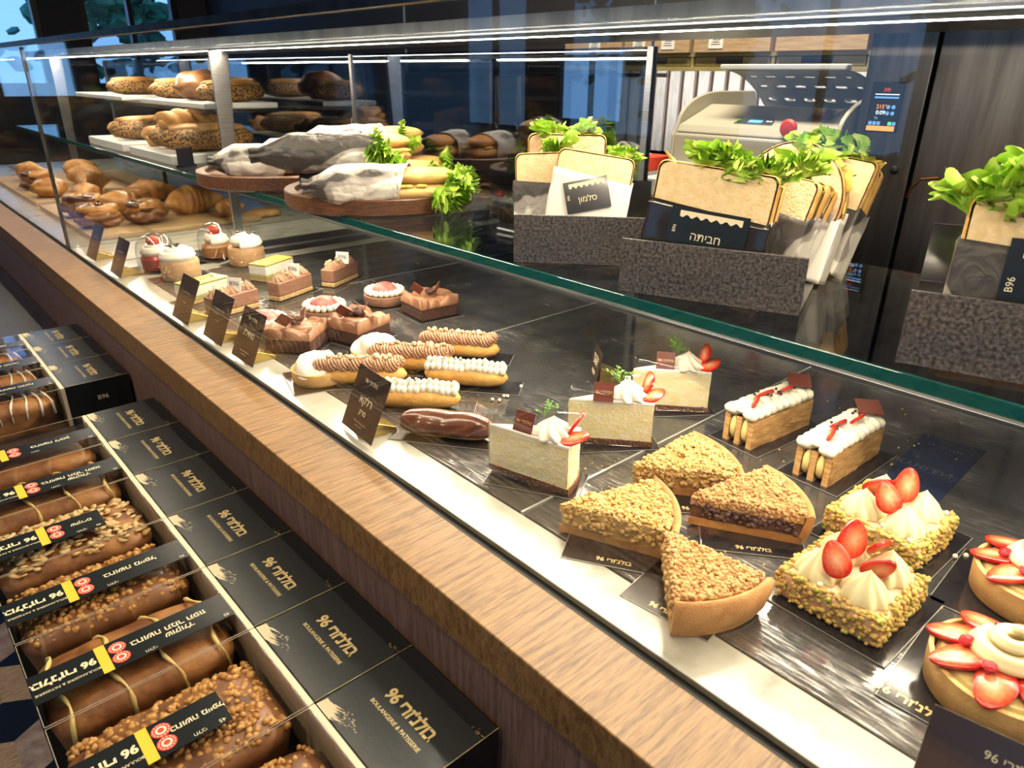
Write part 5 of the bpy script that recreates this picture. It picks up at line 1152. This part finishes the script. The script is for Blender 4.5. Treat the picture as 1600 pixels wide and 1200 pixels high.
# ------------------------------------------------------------------ bakery section, left of the divider
def croissant(mb, c, L, r, rz, seed, bend=.35):
    n = 34; pts = []; rad = []
    for i in range(n):
        u = i / (n - 1) * 2 - 1; x = u * L / 2; y = -bend * L * u * u * .6; pts.append((x, y, r * .9)); seg = abs(sin((u + 1) * pi * 3.5)) ; rad.append(r * (1 - abs(u) ** 1.7 * .82) * (1 + .12 * seg))
    return mb.tube(pts, rad, 24, T(*c, rz=rz), fr=lambda a, t: 1 + .05 * sin(a * 3 + t * 12 + seed))
def pastry(kind, loc, z, rz, label, seed, s=1.0, m=None, group='pastries on the bakery deck'):
    t = thing({'c': 'croissant', 'd': 'chocolate_danish', 'b': 'round_bun', 'w': 'braided_pastry', 'f': 'flat_cookie'}[kind], label, 'pastry', (loc[0], loc[1], z), rz, group); q = rng(seed)
    if kind == 'c': croissant(MB(), (0, 0, 0), .17 * s, .040 * s, 0, seed).build('pastry_body', m or CROIS, t, angle=0)
    elif kind == 'd':
        MB().blob((0, 0, .026 * s), (.062 * s, .052 * s, .028 * s), 4, .35, 2.2, seed).build('pastry_body', m or CHOCB, t, angle=0)
        for i in range(3): 
            n = 24; pts = [(.045 * s * cos(k / n * 4 + i * 2), .036 * s * sin(k / n * 4 + i * 2), .040 * s + .010 * s * sin(k / n * 3)) for k in range(n)]; MB().tube(pts, .012 * s, 12).build('dough_strand', CROIS if i else CHOCG, t, angle=0)
        gran(MB(), [(q.uniform(-.035, .035), q.uniform(-.03, .03), .056 * s) for _ in range(7)], .004, .008, seed, 2).build('nut_pieces', HAZEL, t)['kind'] = 'stuff'
    elif kind == 'b': MB().blob((0, 0, .030 * s), (.055 * s, .052 * s, .032 * s), 4, .14, 2.0, seed).build('pastry_body', m or CROIS, t, angle=0)
    elif kind == 'w':
        for k in range(2):
            n = 60; pts = [(-.14 * s + .28 * s * i / (n - 1), .018 * s * cos(i / n * 14 + k * pi), .035 * s + .016 * s * sin(i / n * 14 + k * pi)) for i in range(n)]; rad = [.030 * s * max(.25, (1 - abs(2 * i / (n - 1) - 1) ** 3.2) ** .5) for i in range(n)]
            MB().tube(pts, rad, 18, fr=lambda a, t_: 1 + .07 * sin(a * 4 + t_ * 40)).build('dough_strand', m or TWIST, t, angle=0)
    else: MB().lathe([(.05 * s, 0), (.06 * s, .004), (.05 * s, .016), (.001, .020)], 40, None, lambda a, z_, t_: 1 + .04 * sin(5 * a)).build('pastry_body', m or CROIS, t, angle=0)
    return t
def tray_(x0, x1, y0, y1, z, label, m, nm='serving_board', cat='board', h=.014):
    o = MB().box(0, x1 - x0, 0, y1 - y0, 0, h).build(nm, m, loc=(x0, y0, z), smooth=False, bevel=.003); tag(o, label, cat); return z + h
za = tray_(.475, .98, 2.32, 3.02, DZ, 'pale wooden board on the bakery deck just behind the divider glass', PALEW)
zb = tray_(.475, .98, 3.08, 3.95, DZ, 'pale wooden board deeper in the bakery deck', PALEW)
B = [('c', (.83, 2.53), .2, 'large croissant just behind the divider, under the left board', 1, 1.15), ('c', (.80, 2.86), 2.5, 'croissant behind the large one on the bakery deck', 2, 1.0),
     ('d', (.535, 2.47), 0, 'dark chocolate danish nearest the glass divider and sill', 3, 1.05), ('d', (.665, 2.45), 1.1, 'chocolate and nut danish in front of the large croissant', 4, 1.1),
     ('b', (.640, 2.62), 0, 'golden round bun between the danishes', 5, 1.25), ('d', (.545, 2.68), 2.0, 'dark danish with pale nuts, third along the front glass', 6, 1.15),
     ('c', (.60, 2.88), 1.0, 'brown croissant lying behind the golden bun', 7, 1.0), ('b', (.72, 2.75), .4, 'shiny brown bun behind the golden round bun', 8, 1.1)]
for k, l, rz, lab, sd, s in B: pastry(k, l, za, rz, lab, sd, s)
for i, (k, l, rz, lab, s) in enumerate([('b', (.55, 3.2), 0, 'glazed bun first on the far bakery board', 1.1), ('c', (.70, 3.25), .8, 'croissant first on the far bakery board', 1.0), ('d', (.56, 3.45), 1, 'chocolate danish on the far bakery board', 1.1), ('b', (.74, 3.5), 0, 'pale bun in the middle of the far bakery board', 1.2), ('c', (.58, 3.72), 2, 'croissant at the far end of the bakery board', 1.0), ('b', (.78, 3.75), 0, 'bun at the back corner of the far bakery board', 1.2)]): pastry(k, l, zb, rz, lab, 20 + i, s)
pastry('f', (1.03, 2.42), DZ, 0, 'flat golden pastry on the deck behind the shelf post', 31, 1.0, TWIST); pastry('c', (.90, 2.40), za, .5, 'small plain croissant beside the shelf post', 32, .7)
# middle shelf loaves on white boards
zc = tray_(.74, 1.05, 2.36, 2.78, SZ, 'white board on the glass shelf under the long seeded loaves', WHITE, h=.028); zd = tray_(.74, 1.05, 2.86, 3.30, SZ, 'second white board on the glass shelf, farther left', WHITE, h=.028)
def seeded(loc, z, rz, label, seed, s=1.0):
    t = thing('seeded_loaf', label, 'bread', (loc[0], loc[1], z), rz, 'seeded loaves behind the glass')
    n = 30; pts = [(-.13 * s + .26 * s * i / (n - 1), 0, .035 * s) for i in range(n)]; rad = [.042 * s * max(.2, (1 - abs(2 * i / (n - 1) - 1) ** 3.5) ** .5) for i in range(n)]
    MB().tube(pts, rad, 26, fr=lambda a, u: 1 + .10 * noise.noise(Vector((cos(a) * 2, sin(a) * 2, u * 8 + seed))), sq=(1, .82)).build('loaf_body', SEEDB, t, angle=0)
    for k in range(3): MB().tube([(-.10 * s + i * .02 * s + .0, (k - 1) * .018 * s + .006 * sin(i + k), .066 * s - .004 * abs(k - 1)) for i in range(11)], [.010 * s * (1 - abs(i / 5 - 1) ** 3 * .6) for i in range(11)], 12).build('crust_strand', TWIST, t, angle=0)
for l, z, rz, lab, sd, s in [((.89, 2.45), zc, -.12, 'long black-sesame loaf at the front of the white shelf board', 1, 1.12), ((.90, 2.60), zc, .05, 'sesame loaf behind the front one on the white shelf board', 2, 1.1), ((.89, 3.02), zd, .1, 'sesame loaf on the farther white shelf board', 3, 1.1)]: seeded(l, z, rz, lab, sd, s)
pastry('w', (.86, 2.50), zc + .066, .1, 'braided golden pastry lying on top of the sesame loaves', 41, .75); pastry('w', (.90, 2.72), zc, .1, 'braided pastry at the back of the white shelf board', 42, .9)
pastry('w', (.90, 3.18), zd, .1, 'braided pastry on the farther white shelf board', 43, .8)
bx = thing('menu_card_holder', 'small black card holder standing in front of the sesame loaves', 'card holder', (.765, 2.31, SZ), R(-60)); MB().box(-.004, .004, -.03, .03, 0, .055).build('card', CARD, bx, smooth=False, bevel=.001); MB().box(-.012, .012, -.03, .03, 0, .006).build('foot', CARD, bx, smooth=False)
# upper shelf loaves
ze = tray_(.86, 1.10, 2.36, 2.98, 1.345, 'white board on the upper bakery shelf', WHITE, h=.016)
for l, rz, lab, sd, s in [((.985, 2.44), .1, 'sesame loaf at the right end of the upper bakery shelf', 4, .88), ((.98, 2.85), -.1, 'sesame loaf at the left of the upper bakery shelf', 5, .9)]: seeded(l, ze, rz, lab, sd, s)
pastry('b', (.96, 2.62), ze + .0, .2, 'big floured dark rye bun on the upper bakery shelf', 51, 1.55, CHOCB, group=None)
zf = tray_(.86, 1.10, 3.2, 3.9, 1.345, 'second white board on the upper bakery shelf, farther along', WHITE, h=.016); seeded((.98, 3.4), zf, .1, 'sesame loaf far along the upper bakery shelf', 6, .9)

# ------------------------------------------------------------------ boxed loaf cakes on the plinth
PZ = 0.818
pl = thing('wooden_plinth', 'low dark wooden plinth along the counter carrying the cake boxes', 'plinth', (0.02, 0, 0)); MB().box(0.0, .297, YA, YB, PZ - .03, PZ).build('plinth_top', PLINTH, pl, smooth=False, bevel=.002)
MB().box(.03, .297, YA, YB, 0, PZ - .03).build('plinth_body', BLACK, pl, smooth=False)
BH = .080; NUT = mat('caramel_nut_topping', (.36, .15, .03), .4, col2=(.66, .38, .12), scale=140, coat=.2); ALM = mat('almond_flakes', (.60, .38, .14), .5, col2=(.78, .60, .32), scale=80)
def brush(parent, x0, y0, z, seed, m, n=60, lx=.026, ly=.03, body=True):
    """torn brush-stroke print: a solid corner patch with tapering streaks and specks trailing off to the lower right"""
    q = rng(seed); mb = MB(); dx, dy = cos(R(-72)), sin(R(-72)); px, py = -dy, dx; k = 0
    def streak(x, y, l, w_):
        nonlocal k
        k += 1; zz = z + .000002 * k
        mb.add([(x, y, zz), (x + dx * l * .5 + px * w_ * .5, y + dy * l * .5 + py * w_ * .5, zz), (x + dx * l, y + dy * l, zz), (x + dx * l * .5 - px * w_ * .5, y + dy * l * .5 - py * w_ * .5, zz)], [(0, 1, 2, 3)])
    if body:
        mb.add([(x0, y0 + ly, z), (x0, y0 + ly * .35, z), (x0 + lx * .22, y0 + ly * .42, z), (x0 + lx * .50, y0 + ly * .70, z), (x0 + lx * .52, y0 + ly * .97, z)], [(0, 1, 2, 3, 4)])
        for i in range(26): u = q.random(); streak(x0 + lx * .42 * u, y0 + ly * (.40 + .5 * u), lx * q.uniform(.35, 1.0), q.uniform(.0008, .0028))
    for i in range(n): u = q.random(); d = lx * q.uniform(.4, 1.6); streak(x0 + lx * .4 * u + dx * d, y0 + ly * (.45 + .5 * u) + dy * d, q.uniform(.001, .004), q.uniform(.0002, .0008))
    return mb.build('brush_print', m, parent, smooth=False)
def cake_box(y0, y1, label, seed, words, kind, gloss=True, short=False):
    t = thing('cake_box', label, 'box', (0.0, y0, PZ), 0, 'boxed loaf cakes in a row'); W_ = y1 - y0 - .0012; z1 = BH
    sl_ = MB().box(.202, .3145 - .0005, 0, W_, 0, z1).build('black_sleeve', SLEEVE, t, smooth=False, bevel=.0008)
    MB().box(.195, .2015, 0, W_, 0, z1 - .0005).build('cream_edge', CREAMC, t, smooth=False, bevel=.0006)
    MB().box(.2022, .3145, -.0002, .0003, z1 - .0004, z1 + .0003).build('fold_line', GOLDP, sl_, smooth=False)
    text("96 ירז'נלוב", .0185, T(.262, W_ / 2 - .002, z1 + .0002, rz=-pi / 2), GOLDP, sl_, 'shop_lettering', bold=.035, sx=.92)
    text('BOULANGERIE & PATISSERIE', .0062, T(.2445, W_ / 2 - .002, z1 + .0002, rz=-pi / 2), GOLDP, sl_, 'shop_lettering')
    brush(sl_, .2022, W_ - .040, z1 + .0002, seed, CREAMP, 60, .022, .038)
    brush(sl_, .292, .006, z1 + .0002, seed + 50, GOLDP, 16, .010, .02, False)
    text('B96', .013, basis((.262, -.0003, .044), (1, 0, 0), (0, 0, 1)), CREAMP, sl_, 'side_lettering')
    # clear lid
    lid_ = MB().box(0.003, .1948, .001, W_ - .001, 0.002, z1 - .0006).build('clear_lid', PLASTG, t, smooth=False)
    ed = MB()
    for (a, b) in (((.003, .001), (.1948, .001)), ((.003, W_ - .001), (.1948, W_ - .001)), ((.003, .001), (.003, W_ - .001))): ed.tube([(a[0], a[1], z1 - .0010), (b[0], b[1], z1 - .0010)], .0004, 6)
    ed.build('folded_edge', mat_edge, lid_, smooth=True)
    MB().box(.002, .1945, .0005, W_ - .0005, 0, .002).build('box_base', SLEEVE, t, smooth=False)
    if not words: return t
    # label band across the lid, running over the front wall
    yb0, yb1 = W_ * .24, W_ * .56; zt = z1 - .0003
    xr = .1945 if not short else .136
    lb = MB().box(.0025, xr, yb0, yb1, zt, zt + .0005).build('label_band', SLEEVE, lid_, smooth=False)
    MB().box(.0018, .0024, yb0, yb1, z1 - .045, zt + .0005).build('label_fold', SLEEVE, lb, smooth=False)
    zz = zt + .0008; yc = (yb0 + yb1) / 2
    MB().box(.062, .072, yb0, yb1, zt + .0004, zz).build('yellow_stripe', YELP, lb, smooth=False)
    M_ = lambda x, y: T(x, y, zz, rz=pi)
    text("96 ירז'נלוב", .0136, M_(.0315, yc + .004), CREAMP, lb, 'label_lettering', bold=.035); text('BOULANGERIE & PATISSERIE', .0046, M_(.033, yc - .010), CREAMP, lb, 'label_lettering')
    for dy in (-.0085, .0085):
        sd = MB().lathe([(.0085, 0), (.0085, .0003)], 32, T(.0815, yc + dy, zt + .0006)).build('kosher_seal', REDP, lb, smooth=False)
        rg = MB()
        for k in range(14): a = 2 * pi * k / 14; rg.box(-.0005, .0005, -.0007, .0007, 0, .0002, T(.0815 + .0068 * cos(a), yc + dy + .0068 * sin(a), zt + .0010, rz=a))
        rg.lathe([(.0048, 0), (.0048, .0002)], 24, T(.0815, yc + dy, zt + .0010)); rg.build('seal_print', SEALW, sd, smooth=False)
        MB().lathe([(.0028, 0), (.0028, .0002)], 16, T(.0815, yc + dy, zt + .0013)).build('seal_center', REDP, sd, smooth=False)
    text(words[0], (.0110 if not short else .0092), M_(.132 if not short else .112, yc + (.004 if len(words) > 1 else .003)), CREAMP, lb, 'label_lettering', bold=.02)
    if len(words) > 1: text(words[1], .0105, M_(.140, yc - .007), CREAMP, lb, 'label_lettering', bold=.02)
    text('יבלח', .0062, M_(.108, yb0 + .005), CREAMP, lb, 'label_lettering'); text('45', .0065, M_(xr - .008, yb0 + .005), CREAMP, lb, 'label_lettering')
    return t
mat_edge = mat('clear_fold', (.40, .35, .27), .25, spec=.6)
def loaf(y0, y1, label, seed, kind):
    W_ = y1 - y0; t = thing('loaf_cake', label, 'cake', (.006, y0 + .006, PZ + .0022), 0, 'loaf cakes inside the boxes'); w2 = W_ - .014; L = .182
    mb = MB()
    def body(u, v):
        a = 2 * pi * u; cx, cy = cos(a), sin(a); k = (abs(cx) ** 6 + abs(cy) ** 6) ** (-1 / 6)
        if v < .8: z = .040 * v / .8; f = .9 + .1 * v
        else: w = (v - .8) / .2; z = .040 + .024 * sin(w * pi / 2); f = max(.0, cos(w * pi / 2)) ** .55
        x, y = L / 2 + L / 2 * cx * k * f, w2 / 2 + w2 / 2 * cy * k * f
        return (x, y, z + .003 * noise.noise(Vector((x * 25, y * 25, seed))))
    mb.grid(body, 72, 30, wrap=True).build('cake_body', {'nut': CHOCB, 'dark': CHOCD, 'gold': LOAFM, 'almond': LOAFM, 'drizzle': LOAFM, 'plain': LOAFM}[kind], t, angle=0)
    q = rng(seed)
    if kind in ('nut', 'dark'):
        gran(MB(), [(q.uniform(.006, L - .006), w2 * q.uniform(.08, .92), 0) for _ in range(1)], .001, .002, 1) ; pts = []
        for _ in range(520):
            x, y = q.uniform(.006, L - .006), w2 * q.uniform(.05, .95); e = max(abs(2 * x / L - 1), abs(2 * y / w2 - 1)); pts.append((x, y, .040 + .025 * (1 - e ** 3) ** .6))
        gran(MB(), pts, .0022, .0048, seed, 1).build('nut_topping', NUT if kind == 'nut' else mat_dk, t, angle=60)['kind'] = 'stuff'
    if kind == 'almond':
        mb = MB()
        for _ in range(240): x, y = q.uniform(.01, L - .01), w2 * q.uniform(.08, .92); e = max(abs(2 * x / L - 1), abs(2 * y / w2 - 1)); mb.blob((x, y, .041 + .026 * (1 - e ** 3) ** .6), (.0085, .0052, .0012), 1, rz=q.uniform(0, 6), ry=q.uniform(-.5, .5))
        mb.build('almond_flakes', ALM, t, angle=0)['kind'] = 'stuff'
    if kind in ('drizzle', 'gold'):
        mb = MB()
        for k in range(9 if kind == 'drizzle' else 4):
            x0 = .015 + k * (L - .03) / (8 if kind == 'drizzle' else 3); pts = []
            for i in range(22): v = i / 21; y = w2 * (-.01 + 1.02 * v); e = abs(2 * v - 1); pts.append((x0 + .006 * sin(v * 9 + k), y, (.040 + .027 * (1 - e ** 3.2) ** .55) if 0.03 < v < .97 else .030))
            mb.tube(pts, [.0018 + .0008 * sin(i * 1.3 + k) for i in range(22)], 8)
        mb.build('icing_drizzle', CREAM if kind == 'drizzle' else CUSTARD, t, angle=0)
mat_dk = mat('cocoa_crumble', (.07, .032, .018), .5, col2=(.30, .15, .05), scale=120)
def rv(s): return s[::-1]
ys = [.361, .500, .636, .775, .915, 1.060, 1.200, 1.334]
info = [(None, 'nut', 'cake box at the very front of the row, cut off by the bottom edge'),
        ([rv('בחושה מייפל')], 'nut', 'cake box with caramel nut loaf and short label, second from the front'),
        ([rv('בחושה תמר תפוז'), rv('שוקולד')], 'gold', 'cake box with two-line label above glazed loaf, third from the front'),
        ([rv('בחושה מייפל')], 'nut', 'cake box with dark nut loaf, fourth from the front'),
        ([rv('שקדים')], 'almond', 'cake box with almond-flaked loaf, fifth from the front'),
        ([rv('בחושה תמר תפוז'), rv('שוקולד')], 'gold', 'cake box with two-line label, second behind the almond box'),
        ([rv('בחושה לימון')], 'plain', 'last cake box of the nearer run, before the gap')]
# front to back; the first window belongs to the box whose sleeve starts at the frame's foot
for i, (wd, kd, lab) in enumerate(info):
    y0, y1 = ys[i], ys[i + 1]; cake_box(y0, y1, lab, 10 + i, wd if i else [rv('בחושה מייפל')], kd, short=i in (0, 1, 4))
    loaf(y0, y1, ['caramel nut loaf in the frontmost box', 'caramel nut loaf in the second box from the front', 'glazed brown loaf in the third box from the front', 'dark nut-crusted loaf in the fourth box from the front', 'almond-flaked loaf in the fifth box from the front', 'shiny brown loaf in the sixth box from the front', 'plain brown loaf in the last box before the gap'][i], 10 + i, kd)
ys2 = [1.487, 1.630, 1.773, 1.893]
for i in range(3):
    cake_box(ys2[i], ys2[i + 1], ['cake box just beyond the gap, its side reading B96', 'middle cake box of the far group of three', 'farthest cake box at the top of the far group'][i], 30 + i, [rv('בחושה חלבה')], 'drizzle')
    loaf(ys2[i], ys2[i + 1], ['loaf with pale icing drizzle in the box just beyond the gap', 'iced loaf in the middle box of the far group', 'iced loaf in the farthest box'][i], 30 + i, 'drizzle')
